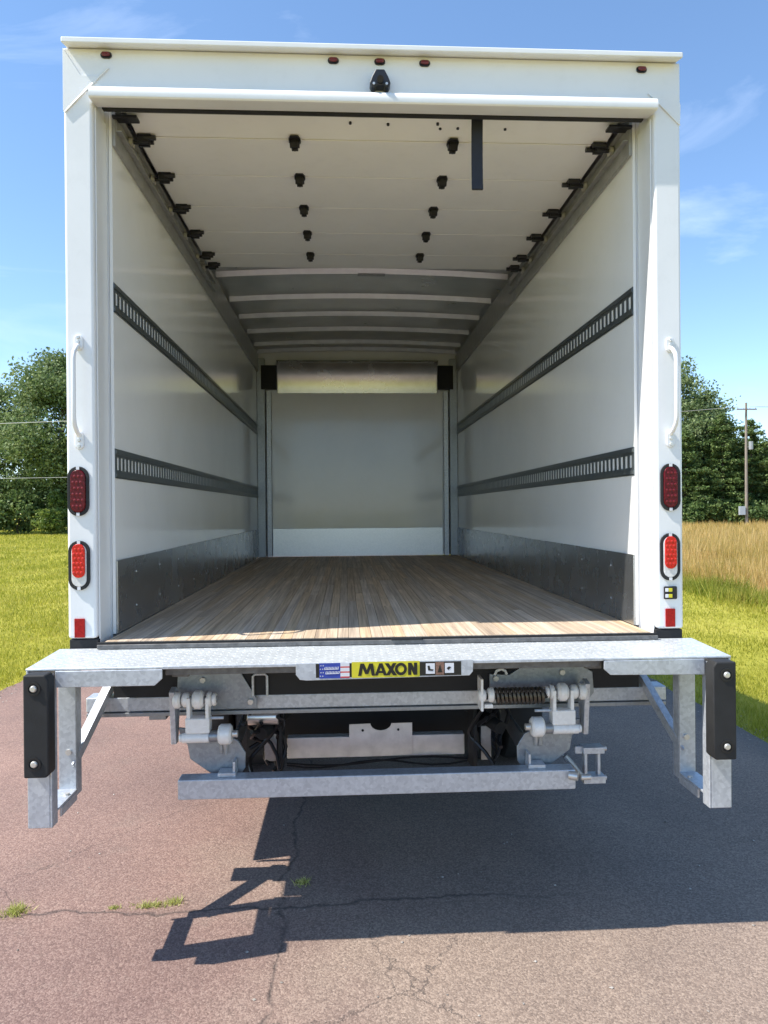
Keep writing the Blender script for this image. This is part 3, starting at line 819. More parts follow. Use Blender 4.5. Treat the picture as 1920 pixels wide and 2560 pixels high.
# --- box shell
def wall(s):
    w_ = bx(MB(), s, 1.10, 1.212, 0.157, 5.30, -0.04, 2.20).build('side_wall', M['white'], T)
    bx(MB(), s, 1.085, 1.098, 0.157, 5.08, -0.0195, 2.17).build('wall_liner', M['liner'], w_)
    bx(MB(), s, 1.070, 1.0845, 0.157, 5.08, 1.975, 2.165).build('upper_rail', M['rail'], w_, bevel=0.003)
    bx(MB(), s, 1.076, 1.0845, 0.157, 5.02, -0.0195, 0.28).build('kick_plate', M['kick'], w_, bevel=0.0015)
    mb = MB()
    yy = 0.42
    while yy < 5.0:
        for zz in (0.065, 0.215):
            mb.cyl((s * 1.076, yy, zz), (s * 1.0725, yy, zz), 0.0055, 0.003, 8)
        yy += 0.41
    mb.build('kick_plate_rivets', M['bright'], w_, stuff=True)
    for z0, z1 in ((1.297, 1.418), (0.617, 0.738)):
        mb = MB(); zc = (z0 + z1) / 2
        bx(mb, s, 1.0815, 1.0846, 0.157, 5.05, z0, zc - 0.0265)
        bx(mb, s, 1.0815, 1.0846, 0.157, 5.05, zc + 0.0265, z1)
        bx(mb, s, 1.077, 1.0813, 0.157, 5.05, z0 + 0.006, z0 + 0.022)
        bx(mb, s, 1.077, 1.0813, 0.157, 5.05, z1 - 0.022, z1 - 0.006)
        pitch_ = 0.0508; n_ = int((5.05 - 0.165) / pitch_)
        for i in range(n_):
            ya = 0.157 + i * pitch_
            bx(mb, s, 1.0817, 1.0846, ya, ya + pitch_ - 0.029, zc - 0.0264, zc + 0.0264)
        bx(mb, s, 1.0812, 1.0846, 0.157 + n_ * pitch_, 5.05, zc - 0.0264, zc + 0.0264)
        mb.build('logistic_track', M['track'], T)
mirror(wall)

def arch(x, z0=2.20, k=0.042): return z0 + k * (1 - (x / 1.2) ** 2)
mb = MB(); xs = [-1.2 + 2.4 * i / 24 for i in range(25)]
pts = [(x, arch(x)) for x in xs] + [(x, arch(x) + 0.006) for x in reversed(xs)]
rf = mb.prism(pts, 'y', 0.06, 5.3).build('roof', M['alu'], T)
xs = [-1.066 + 2.132 * i / 28 for i in range(29)]
for i, yb in enumerate((0.62, 1.24, 1.86, 2.47, 3.09, 3.62, 4.16, 4.70, 5.03)):
    prof = [(-0.030, 0.0), (-0.012, -0.036), (0.012, -0.036), (0.030, 0.0)]
    mb = MB(); vs = []; fs = []
    for x in xs:
        for py, pz in prof: vs.append((x, yb + py, arch(x) - 0.001 + pz))
    for a in range(len(xs) - 1):
        for b in range(4):
            c = (b + 1) % 4
            fs.append((a * 4 + b, a * 4 + c, (a + 1) * 4 + c, (a + 1) * 4 + b))
    fs += [(0, 1, 2, 3), tuple((len(xs) - 1) * 4 + q for q in (3, 2, 1, 0))]
    b_ = mb.add(vs, fs).build('roof_bow', M['bow'], rf)
    if i == 3:
        MB().box(-0.04, 0.16, yb - 0.022, yb + 0.022, arch(0) - 0.0435, arch(0) - 0.0375).build('roof_bow_patch', M['rail'], rf)

# front wall
fw = MB().box(-1.21, 1.21, 5.10, 5.16, -0.02, 2.22).build('front_wall', M['white'], T)
MB().box(-0.93, 0.92, 5.088, 5.098, 0.285, 1.752).build('wall_liner', M['liner'], fw)
MB().box(-0.93, 0.92, 5.080, 5.098, -0.0195, 0.283).build('kick_plate', M['bright'], fw, bevel=0.002)
prof = []
for i in range(9):
    t = i / 8 * math.pi / 2
    prof.append((5.095 - 0.14 * (1 - math.cos(t)), 1.755 + 0.33 * math.sin(t)))
prof += [(y - 0.004, z) for y, z in reversed(prof)]
MB().prism(prof, 'x', -0.868, 0.868).build('nose_panel', M['nose'], fw)
def nose(s):
    bx(MB(), s, 0.872, 1.040, 5.022, 5.058, 1.785, 2.045).build('corner_bracket', M['under'], fw, bevel=0.004)
    bx(MB(), s, 1.0, 1.084, 5.03, 5.097, -0.0195, 2.12).build('corner_liner', M['galv_dark'], fw, bevel=0.004)
    MB().prism([(s * 0.935, 5.087), (s * 0.940, 5.072), (s * 0.985, 5.060), (s * 0.997, 5.087)], 'z', -0.0195, 1.77).build('corner_trim', M['galv'], fw)
mirror(nose)

# --- floor
fl = MB().box(-1.2, 1.2, 0.004, 5.09, -0.07, -0.042).build('cargo_floor', M['board'], T)
pw = 2.148 / 48
pm = MB().box(-0.5, 0.5, 0, 1, -0.5, 0.5).mesh('floor_plank', M['oak'])
for i in range(48):
    xc = -1.074 + pw * (i + 0.5)
    y_ = -0.020
    first = True
    while y_ < 5.07:
        ln = rnd.uniform(1.1, 2.6) if not first else rnd.uniform(0.5, 2.4)
        first = False
        ye = min(y_ + ln, 5.078)
        if 5.078 - ye < 0.3: ye = 5.078
        place(pm, 'floor_plank', fl, (xc, y_, H - 0.0305 + rnd.uniform(-0.0006, 0.0006)), (0, 0, 0), (pw - 0.0017, ye - y_ - 0.0012, 0.02))
        y_ = ye
MB().box(-1.10, 1.10, -0.026, -0.0205, -0.040, -0.0225).build('rear_sill', M['under'], T, bevel=0.002)
MB().box(-1.10, 1.10, -0.034, -0.0265, -0.0485, -0.031).build('sill_plate', M['dark_trim'], T, bevel=0.003)
MB().box(0.03, 0.15, -0.040, -0.027, -0.0305, -0.021).build('door_latch_keeper', M['under'], T, bevel=0.002)

# --- roll-up door, stored under the roof
DR = empty('roll_up_door', (0, 0, 0)); DR.parent = T
def panel(y0, y1, za, zb):
    mb = MB().prism([(y0 + 0.0028, za), (y1 - 0.0028, zb), (y1 - 0.0028, zb + 0.022), (y0 + 0.0028, za + 0.022)], 'x', -1.03, 1.03)
    return mb.build('door_panel', M['door'], DR, bevel=0.002)
rows = [0.327, 0.683, 1.046, 1.40, 1.755]
ys_ = [0.125] + rows + [2.02]
for a in range(6):
    panel(ys_[a], ys_[a + 1], 2.122 if a == 0 else 2.10, 2.102 if a == 0 else 2.10)
MB().box(-1.04, 1.04, 0.100, 0.122, 2.092, 2.136).build('bottom_rail', M['door_rail'], DR, bevel=0.003)
hm = MB()
hm.prism([(-0.017, -0.040), (0.017, -0.040), (0.026, -0.014), (0.026, 0.014), (0.017, 0.040), (-0.017, 0.040), (-0.026, 0.014), (-0.026, -0.014)], 'z', -0.006, 0)
hm.cyl((-0.021, 0, -0.018), (0.021, 0, -0.018), 0.017, n=10)
hm.box(-0.014, 0.014, -0.020, 0.020, -0.040, -0.005)
hm.cyl((0, 0.0, -0.04), (0, 0.0, -0.046), 0.010, n=8)
hmesh = hm.mesh('hinge', M['black'])
rm = MB()
rm.box(-0.03, 0.028, -0.03, 0.03, -0.005, 0).box(-0.016, 0.03, -0.022, -0.008, -0.034, -0.004).box(-0.016, 0.03, 0.010, 0.024, -0.03, -0.004)
rm.cyl((-0.02, 0, -0.024), (0.055, 0, -0.024), 0.009, n=8).cyl((-0.048, 0.018, -0.012), (0.0, 0.018, -0.012), 0.011, n=8).cyl((-0.03, -0.022, -0.012), (0.03, -0.022, -0.012), 0.010, n=8)
rmesh = rm.mesh('roller_hinge', M['black'])
wm = MB().cyl((0.05, 0, -0.026), (0.066, 0, -0.026), 0.022, n=14).mesh('roller', M['bolt'])
for yy in rows + [1.95]:
    if yy < 1.9:
        for xx in (-0.352, 0.343):
            place(hmesh, 'hinge', DR, (xx, yy, H + 2.0995))
    for s in (-1, 1):
        place(rmesh, 'roller_hinge', DR, (s * 0.995, yy, H + 2.0995), (0, 0, 0 if s > 0 else math.pi))
        place(wm, 'roller', DR, (s * 0.995, yy, H + 2.0995), (0, 0, 0 if s > 0 else math.pi))
def track(s):
    mb = bx(MB(), s, 1.066, 1.0695, 0.16, 2.35, 2.035, 2.098)
    bx(mb, s, 1.046, 1.0655, 0.16, 2.35, 2.035, 2.041)
    bx(mb, s, 1.046, 1.0655, 0.16, 2.35, 2.092, 2.098)
    mb.build('door_track', M['rail'], DR)
    bx(MB(), s, 0.98, 1.08, 0.14, 0.19, 2.084, 2.096).build('track_bracket', M['black'], DR, bevel=0.003)
mirror(track)
mb = MB()
for xx, yy in ((-0.11, 0.20), (0.05, 0.205), (0.26, 0.195), (0.275, 0.23), (0.35, 0.225), (0.555, 0.225)):
    mb.cyl((xx, yy, 2.106), (xx, yy, 2.118), 0.006, n=8)
mb.build('door_rivets', M['black'], DR, stuff=True)
ps = MB()
for i in range(8):
    a, b = i / 8, (i + 1) / 8
    ps.prism([(0.112 + 0.006 * math.sin(a * 3), 2.10 - 0.296 * a), (0.1165 + 0.006 * math.sin(a * 3), 2.10 - 0.296 * a), (0.1165 + 0.006 * math.sin(b * 3), 2.10 - 0.296 * b), (0.112 + 0.006 * math.sin(b * 3), 2.10 - 0.296 * b)], 'x', 0.390 - 0.001 * i / 8, 0.437 - 0.001 * i / 8)
stp = ps.build('pull_strap', M['strap'], DR)
MB().box(0.390, 0.436, 0.108, 0.121, 1.800, 1.824).build('strap_hem', M['strap'], stp, bevel=0.002)

# --- lamps on the rear frame
for xx, zz in ((-1.054, 2.247), (-0.177, 2.247), (0.006, 2.247), (0.184, 2.245), (1.06, 2.241)):
    pts = [(xx + b, zz + a) for a, b in oval(0.026, 0.044, 6)]
    ml = MB().prism(pts, 'y', -0.006, -0.0005).build('marker_light', M['black'], T, bevel=0.0015)
    pts = [(xx + b, zz + a) for a, b in oval(0.017, 0.034, 6)]
    MB().prism(pts, 'y', -0.016, -0.0062).build('lens', M['marker'], ml, bevel=0.005)

def lamp(xc, zc, kind):
    pts = [(xc + a, zc + b) for a, b in oval(0.082, 0.192)]
    inn = [(xc + a, zc + b) for a, b in oval(0.058, 0.166)]
    n = len(pts); mb = MB(); vs = []; fs = []
    for ring, yy in ((pts, -0.0005), (pts, -0.009), (inn, -0.009), (inn, -0.0005)):
        vs += [(a, yy, b) for a, b in ring]
    for q in range(4):
        q2 = (q + 1) % 4
        for i in range(n):
            j = (i + 1) % n
            fs.append((q * n + i, q * n + j, q2 * n + j, q2 * n + i))
    bz = mb.add(vs, fs).build('tail_light' if kind == 'tail' else 'reverse_light', M['rubber'], T, bevel=0.002)
    for sgn in (1, -1):
        MB().box(xc - 0.006, xc + 0.006, -0.0115, -0.0093, zc + sgn * 0.089 - 0.006, zc + sgn * 0.089 + 0.006).build('screw_tab', M['decal_white'], bz)
    if kind == 'tail':
        MB().prism([(xc + a, zc + b) for a, b in oval(0.0575, 0.1655)], 'y', -0.013, -0.001).build('lens', M['lens_dark'], bz, bevel=0.004)
    else:
        ov = oval(0.0575, 0.1655)
        up_ = [(xc + a * 0.86, zc + 0.018 + b * 0.79) for a, b in ov]
        MB().prism([(xc + a, zc + b) for a, b in ov], 'y', -0.010, -0.001).build('lens', M['lens_white'], bz, bevel=0.003, label='clear white lens under the red lens')
        MB().prism(up_, 'y', -0.0155, -0.0103).build('lens', M['lens_red'], bz, bevel=0.003, label='bright red upper lens')
    mb = MB()
    for i in range(6):
        for j in (-1, 0, 1):
            zz = zc + (i - 2.5) * 0.023 if kind == 'tail' else zc + 0.018 + (i - 2.5) * 0.018
            xx = xc + j * 0.0145 + (0.003 if i % 2 else -0.003)
            yy = -0.0132 if kind == 'tail' else -0.0157
            mb.cyl((xx, yy, zz), (xx, yy - 0.0016, zz), 0.0056, 0.002, 8)
    mb.build('led_domes', M['led_dark'] if kind == 'tail' else M['led_red'], bz, stuff=True)
lamp(-1.174, 0.560, 'tail'); lamp(1.166, 0.561, 'tail')
lamp(-1.173, 0.273, 'rev'); lamp(1.163, 0.280, 'rev')
for xx, zz in ((-1.174, 0.030), (1.163, 0.034)):
    MB().box(xx - 0.020, xx + 0.020, -0.006, -0.0005, zz - 0.037, zz + 0.037).build('rear_reflector', M['reflector'], T, bevel=0.002)
sw = MB().box(1.136, 1.190, -0.010, -0.0005, 0.109, 0.161).build('lift_switch', M['black'], T, bevel=0.004)
for zz in (0.123, 0.147):
    MB().box(1.140, 1.152, -0.0135, -0.0102, zz - 0.007, zz + 0.007).build('switch_button', M['decal_white'], sw, bevel=0.001)
    MB().box(1.153, 1.168, -0.0135, -0.0102, zz - 0.007, zz + 0.007).build('switch_button', M['yellow'], sw, bevel=0.001)

# reversing camera
dzc = -0.024
bc = MB().prism([(a, b + dzc) for a, b in [(-0.012, 2.218), (0.022, 2.218), (0.037, 2.190), (0.046, 2.165), (0.038, 2.150), (0.026, 2.148), (0.02, 2.156), (-0.01, 2.156), (-0.016, 2.148), (-0.028, 2.150), (-0.036, 2.165), (-0.027, 2.190)]], 'y', -0.045, -0.0005).build('backup_camera', M['black'], T, bevel=0.004)
MB().cyl((0.005, -0.045, 2.178 + dzc), (0.005, -0.057, 2.172 + dzc), 0.013, n=16).build('lens', M['black'], bc)
for xx in (-0.020, 0.030):
    MB().cyl((xx, -0.0452, 2.160 + dzc), (xx, -0.049, 2.160 + dzc), 0.005, n=8).build('screw', M['bolt'], bc)

# grab handles
def handle(xc):
    pts = [(xc, -0.004, 1.125), (xc, -0.03, 1.112), (xc, -0.055, 1.088), (xc, -0.062, 1.06), (xc, -0.062, 0.95), (xc, -0.062, 0.84), (xc, -0.055, 0.812), (xc, -0.03, 0.788), (xc, -0.004, 0.775)]
    hb = MB().tube(pts, 0.0085, 10).build('grab_handle', M['white'], T)
    for za, zb in ((1.105, 1.165), (0.722, 0.792)):
        bp_ = MB().prism([(xc + a, (za + zb) / 2 + b) for a, b in oval(0.034, zb - za)], 'y', -0.009, -0.0005).build('base_plate', M['white'], hb, bevel=0.003)
        for q in range(3):
            zz = za + 0.012 + (zb - za - 0.024) * q / 2
            MB().cyl((xc, -0.009, zz), (xc, -0.015, zz), 0.007, 0.005, 8).build('bolt', M['bolt'], hb)
handle(-1.168); handle(1.168)

# --- liftgate: step platform
PL = empty('step_platform', (0, 0, 0)); PL.parent = T
MB().prism([(-0.305, -0.0610), (-0.002, -0.0490), (-0.002, -0.0565), (-0.305, -0.0695)], 'x', -1.252, 1.252).build('tread_plate', M['tread'], PL, bevel=0.003)
mb = MB(); gx, gy = 0.026, 0.0195
for i in range(int(2.48 / gx)):
    for j in range(15):
        cx_ = -1.235 + gx * i; cy_ = -0.292 + gy * j
        if cx_ > 1.235: continue
        a = 0.75 if (i + j) % 2 else -0.75
        l, w_ = 0.0096, 0.0034
        ca, sa = math.cos(a), math.sin(a)
        P4 = [(cx_ + ca * l, cy_ + sa * l), (cx_ - sa * w_, cy_ + ca * w_), (cx_ - ca * l, cy_ - sa * l), (cx_ + sa * w_, cy_ - ca * w_)]
        zl_ = -0.049 + 0.0396 * cy_
        mb.add([(p[0], p[1], zl_ - 0.0006) for p in P4] + [(cx_, cy_, zl_ + 0.0013)], [(0, 1, 4), (1, 2, 4), (2, 3, 4), (3, 0, 4)])
mb.build('tread_lugs', M['tread'], PL, stuff=True)
MB().prism([(-1.150, -0.0705), (-0.785, -0.0705), (-0.785, -0.103), (-0.812, -0.127), (-1.150, -0.127)], 'y', -0.309, -0.302).build('skirt', M['galv'], PL, bevel=0.002)
MB().prism([(1.150, -0.0705), (0.780, -0.0705), (0.780, -0.101), (0.804, -0.122), (1.150, -0.127)], 'y', -0.309, -0.302).build('skirt', M['galv'], PL, bevel=0.002)
MB().box(-0.784, 0.779, -0.270, -0.262, -0.100, -0.0705).build('edge_channel', M['dark_trim'], PL, bevel=0.002)
MB().box(-0.784, 0.779, -0.309, -0.3055, -0.0705, -0.0600).build('edge_strip', M['galv'], PL, bevel=0.002)
for xx in (-0.735, -0.2, 0.2, 0.76):
    MB().box(xx - 0.03, xx + 0.03, -0.255, -0.02, -0.110, -0.0705).build('support_arm', M['dark_trim'], PL, bevel=0.003)
for s in (-1, 1):
    MB().box(min(s * 1.252, s * 1.244), max(s * 1.252, s * 1.244), -0.30, -0.01, -0.13, -0.0705).build('end_plate', M['galv'], PL, bevel=0.002)

# maker's sign plate with its decals
sg = MB().prism([(-0.322, -0.058), (0.306, -0.056), (0.304, -0.098), (0.292, -0.112), (-0.285, -0.119), (-0.308, -0.116), (-0.322, -0.098)], 'y', -0.3135, -0.3095).build('sign_plate', M['galv'], PL, bevel=0.0015)
Y0 = -0.3136
def decal(name, x0, x1, z0, z1, mat, k=1, lab=None):
    return MB().box(x0, x1, Y0 - 0.0004 * k, Y0 - 0.0004 * (k - 1) - 0.00005, z0, z1).build(name, M[mat], PL, label=lab)
decal('sign_backing', -0.252, 0.262, -0.1095, -0.0605, 'ink')
decal('flag_decal', -0.240, -0.134, -0.1125, -0.0585, 'blue', 2)
for i in range(6):
    z = -0.1110 + i * 0.0088
    decal('flag_stripe', -0.166, -0.134, z, z + 0.0048, 'decal_white' if i % 2 else 'red', 3)
    z2 = z + 0.0048
    decal('flag_stripe', -0.166, -0.134, z2, z2 + 0.0039, 'decal_white', 3)
mb = MB()
for i in range(4):
    for j in range(2):
        cx_, cz = -0.236 + 0.008 * j + 0.002 * (i % 2), -0.104 + i * 0.0122
        mb.prism([(cx_ + (0.0028 if q % 2 else 0.0012) * math.cos(q * math.pi / 5 + math.pi / 10), cz + (0.0028 if q % 2 else 0.0012) * math.sin(q * math.pi / 5 + math.pi / 10)) for q in range(10)], 'y', Y0 - 0.0013, Y0 - 0.0009)
mb.build('flag_stars', M['decal_white'], PL, stuff=True)
mb = MB()
def stroke(mb, p, q, w_, y=None, hz=False):
    """a bar from p to q; ends cut level when the bar is steep"""
    y = Y0 - 0.0018 if y is None else y
    dx, dz = q[0] - p[0], q[1] - p[1]
    if abs(dz) > 0.3 * abs(dx):
        L_ = math.hypot(dx, dz); hw = w_ / 2 * L_ / abs(dz)
        pts = [(p[0] - hw, p[1]), (p[0] + hw, p[1]), (q[0] + hw, q[1]), (q[0] - hw, q[1])]
    else:
        pts = [(p[0], p[1] - w_ / 2), (q[0], q[1] - w_ / 2), (q[0], q[1] + w_ / 2), (p[0], p[1] + w_ / 2)]
    mb.prism(pts, 'y', y, y + 0.0005)
# worn, unreadable white script on the blue part
for k_, (zc, x0, x1) in enumerate(((-0.0765, -0.222, -0.172), (-0.092, -0.218, -0.170))):
    xx = x0
    while xx < x1:
        stroke(mb, (xx, zc - 0.004), (xx + 0.003, zc + 0.0045), 0.0022, Y0 - 0.0014)
        xx += 0.0052
    stroke(mb, (x0, zc - 0.0045), (x1, zc - 0.0035), 0.0018, Y0 - 0.00195)
mb.build('flag_script', M['decal_white'], PL)
decal('name_decal', -0.126, 0.114, -0.1125, -0.0565, 'yellow', 2)
mb = MB()
zb, zt_ = -0.1055, -0.0625; sw_ = 0.0115
yk = [Y0 - 0.0014 - 0.0004 * i for i in range(6)]
# M
stroke(mb, (-0.098, zb), (-0.090, zt_), sw_, yk[0]); stroke(mb, (-0.0885, zt_), (-0.0735, zb + 0.006), sw_ * 0.9, yk[1])
stroke(mb, (-0.0735, zb + 0.006), (-0.0585, zt_), sw_ * 0.9, yk[2]); stroke(mb, (-0.057, zt_), (-0.0500, zb), sw_, yk[3])
# A
stroke(mb, (-0.0395, zb), (-0.0235, zt_), sw_ * 0.9, yk[0]); stroke(mb, (-0.0235, zt_), (-0.0075, zb), sw_ * 0.9, yk[1]); stroke(mb, (-0.034, zb + 0.0125), (-0.013, zb + 0.0125), 0.008, yk[2])
# X
stroke(mb, (0.0005, zb), (0.0255, zt_), sw_, yk[3]); stroke(mb, (-0.003, zt_), (0.0270, zb), sw_, yk[4])
# O
oc, zc = 0.0475, (zb + zt_) / 2
n_ = 28; vs = []; fs = []
for yy in (yk[1], yk[1] + 0.0005):
    for rr in (0.0222, 0.0118):
        vs += [(oc + rr * 0.95 * math.cos(2 * math.pi * i / n_), yy, zc + rr * math.sin(2 * math.pi * i / n_)) for i in range(n_)]
for i in range(n_):
    j = (i + 1) % n_
    fs += [(i, j, n_ + j, n_ + i), (2 * n_ + i, 2 * n_ + j, 3 * n_ + j, 3 * n_ + i), (i, j, 2 * n_ + j, 2 * n_ + i), (n_ + i, n_ + j, 3 * n_ + j, 3 * n_ + i)]
mb.add(vs, fs)
# N
stroke(mb, (0.0785, zb), (0.0785, zt_), sw_, yk[0]); stroke(mb, (0.0795, zt_), (0.0985, zb), sw_ * 0.95, yk[2]); stroke(mb, (0.0995, zb), (0.0995, zt_), sw_, yk[3])
mb.build('sign_lettering', M['ink'], PL)
decal('warning_decal', 0.136, 0.168, -0.103, -0.066, 'decal_white', 2)
decal('warning_decal', 0.171, 0.201, -0.107, -0.062, 'brown', 2)
decal('warning_decal', 0.204, 0.236, -0.101, -0.066, 'decal_white', 2)
mb = MB()
mb.prism([(0.142, -0.075), (0.149, -0.074), (0.152, -0.086), (0.164, -0.088), (0.160, -0.093), (0.144, -0.091)], 'y', Y0 - 0.0014, Y0 - 0.0009)
mb.prism([(0.210, -0.084), (0.218, -0.078), (0.226, -0.080), (0.222, -0.086), (0.216, -0.091)], 'y', Y0 - 0.0014, Y0 - 0.0009)
mb.prism([(0.178, -0.098), (0.186, -0.070), (0.194, -0.098)], 'y', Y0 - 0.0014, Y0 - 0.0009)
mb.build('warning_pictogram', M['ink'], PL)

# bumper brackets at both ends of the platform
def bracket(s):
    B = empty('bumper_bracket', (0, 0, 0)); B.parent = T
    mb = bx(MB(), s, 1.166, 1.241, -0.322, -0.314, -0.607, -0.082)
    bx(mb, s, 1.158, 1.1655, -0.322, -0.272, -0.607, -0.080)
    bx(mb, s, 1.2345, 1.241, -0.3138, -0.25, -0.607, -0.082)
    mb.build('rear_leg', M['galv'], B, bevel=0.003)
    mb = bx(MB(), s, 1.172, 1.236, -0.060, -0.052, -0.60, -0.078)
    bx(mb, s, 1.172, 1.179, -0.0518, 0.0, -0.60, -0.09)
    mb.build('front_leg', M['galv'], B, bevel=0.002)
    mb = bx(MB(), s, 1.168, 1.240, -0.3135, -0.0605, -0.578, -0.570)
    bx(mb, s, 1.168, 1.176, -0.214, -0.0605, -0.612, -0.579)
    mb.build('foot_strut', M['galv'], B, bevel=0.002)
    MB().cyl((s * 1.198, -0.060, -0.43), (s * 1.198, -0.068, -0.43), 0.011, n=10).build('bolt', M['bolt'], B)
    MB().cyl((s * 1.185, -0.12, -0.570), (s * 1.185, -0.12, -0.563), 0.010, n=10).build('bolt', M['bolt'], B)
    # slanted brace running forward to the mounting tube
    mb = MB()
    p0, p1 = Vector((s * 1.205, -0.05, -0.50)), Vector((s * 1.135, 0.30, -0.215))
    d_ = (p1 - p0).normalized(); sx_ = Vector((1, 0, 0)); n_ = d_.cross(sx_).normalized()
    for hw, t0, t1 in ((0.026, 0.0, 0.007), ):
        vs = [p + sx_ * a * hw + n_ * b for p in (p0, p1) for a, b in ((-1, t0), (1, t0), (1, t1), (-1, t1))]
        mb.add(vs, [(0, 1, 2, 3), (4, 7, 6, 5), (0, 4, 5, 1), (1, 5, 6, 2), (2, 6, 7, 3), (3, 7, 4, 0)])
    vs = [p + sx_ * a + n_ * b for p in (p0, p1) for a, b in ((-s * 0.026, -0.0005), (-s * 0.020, -0.0005), (-s * 0.020, -0.035), (-s * 0.026, -0.035))]
    mb.add(vs, [(0, 1, 2, 3), (4, 7, 6, 5), (0, 4, 5, 1), (1, 5, 6, 2), (2, 6, 7, 3), (3, 7, 4, 0)])
    mb.build('brace', M['galv'], B)
    # rubber dock bumper bolted to the rear leg
    db = MB().prism([(s * 1.144, -0.085), (s * 1.156, -0.067), (s * 1.228, -0.067), (s * 1.228, -0.413), (s * 1.154, -0.413), (s * 1.144, -0.400)][::s], 'y', -0.383, -0.3225).build('dock_bumper', M['rubber'], T, bevel=0.006)
    for zz in (-0.112, -0.365):
        cx_ = s * 1.192
        mb = MB().lathe([(0, 0.017), (-0.003, 0.017), (-0.003, 0.023), (0, 0.023)], (cx_, -0.3832, zz), 'y', 18)
        mb.build('bolt_recess', M['black'], db)
        MB().cyl((cx_, -0.3835, zz), (cx_, -0.391, zz), 0.0125, 0.0095, 14).build('bolt', M['bolt'], db, bevel=0.002)
mirror(bracket)

# --- liftgate mechanism
mt = MB().box(-1.225, 1.235, 0.20, 0.29, -0.354, -0.292).build('mounting_tube', M['galv'], T, bevel=0.006)
MB().box(-1.22, 1.23, 0.192, 0.31, -0.372, -0.3555).build('flange', M['galv_dark'], mt, bevel=0.002)
MB().box(-1.18, 1.19, 0.35, 0.36, -0.30, -0.245).build('mounting_plate', M['olive'], mt)
MB().box(-0.97, -0.90, 0.21, 0.27, -0.392, -0.373).build('bracket', M['galv_dark'], mt, bevel=0.002)
lb = MB().box(-0.807, 0.772, 0.0, 0.075, -0.650, -0.571).build('lower_bar', M['galv'], T, bevel=0.005)
MB().cyl((0.745, -0.001, -0.592), (0.775, -0.018, -0.592), 0.017, n=14).cyl((0.79, -0.005, -0.60), (0.83, -0.005, -0.60), 0.012, n=10).build('pin', M['bolt'], lb)
MB().tube([(-0.531, 0.152, -0.285), (-0.531, 0.152, -0.205), (-0.522, 0.152, -0.196), (-0.482, 0.152, -0.196), (-0.473, 0.152, -0.205), (-0.473, 0.152, -0.285)], 0.0055, 8).build('hanger_loop', M['galv'], T)

def ring(mb, x0, x1, y, z, rr, bev=0.25):
    b = min(abs(x1 - x0) * bev, rr * 0.35)
    s = 1 if x1 > x0 else -1
    return mb.lathe([(0, 0.0), (0, rr - b), (s * b, rr), (x1 - x0 - s * b, rr), (x1 - x0, rr - b), (x1 - x0, 0.0)], (x0, y, z), 'x', 20)

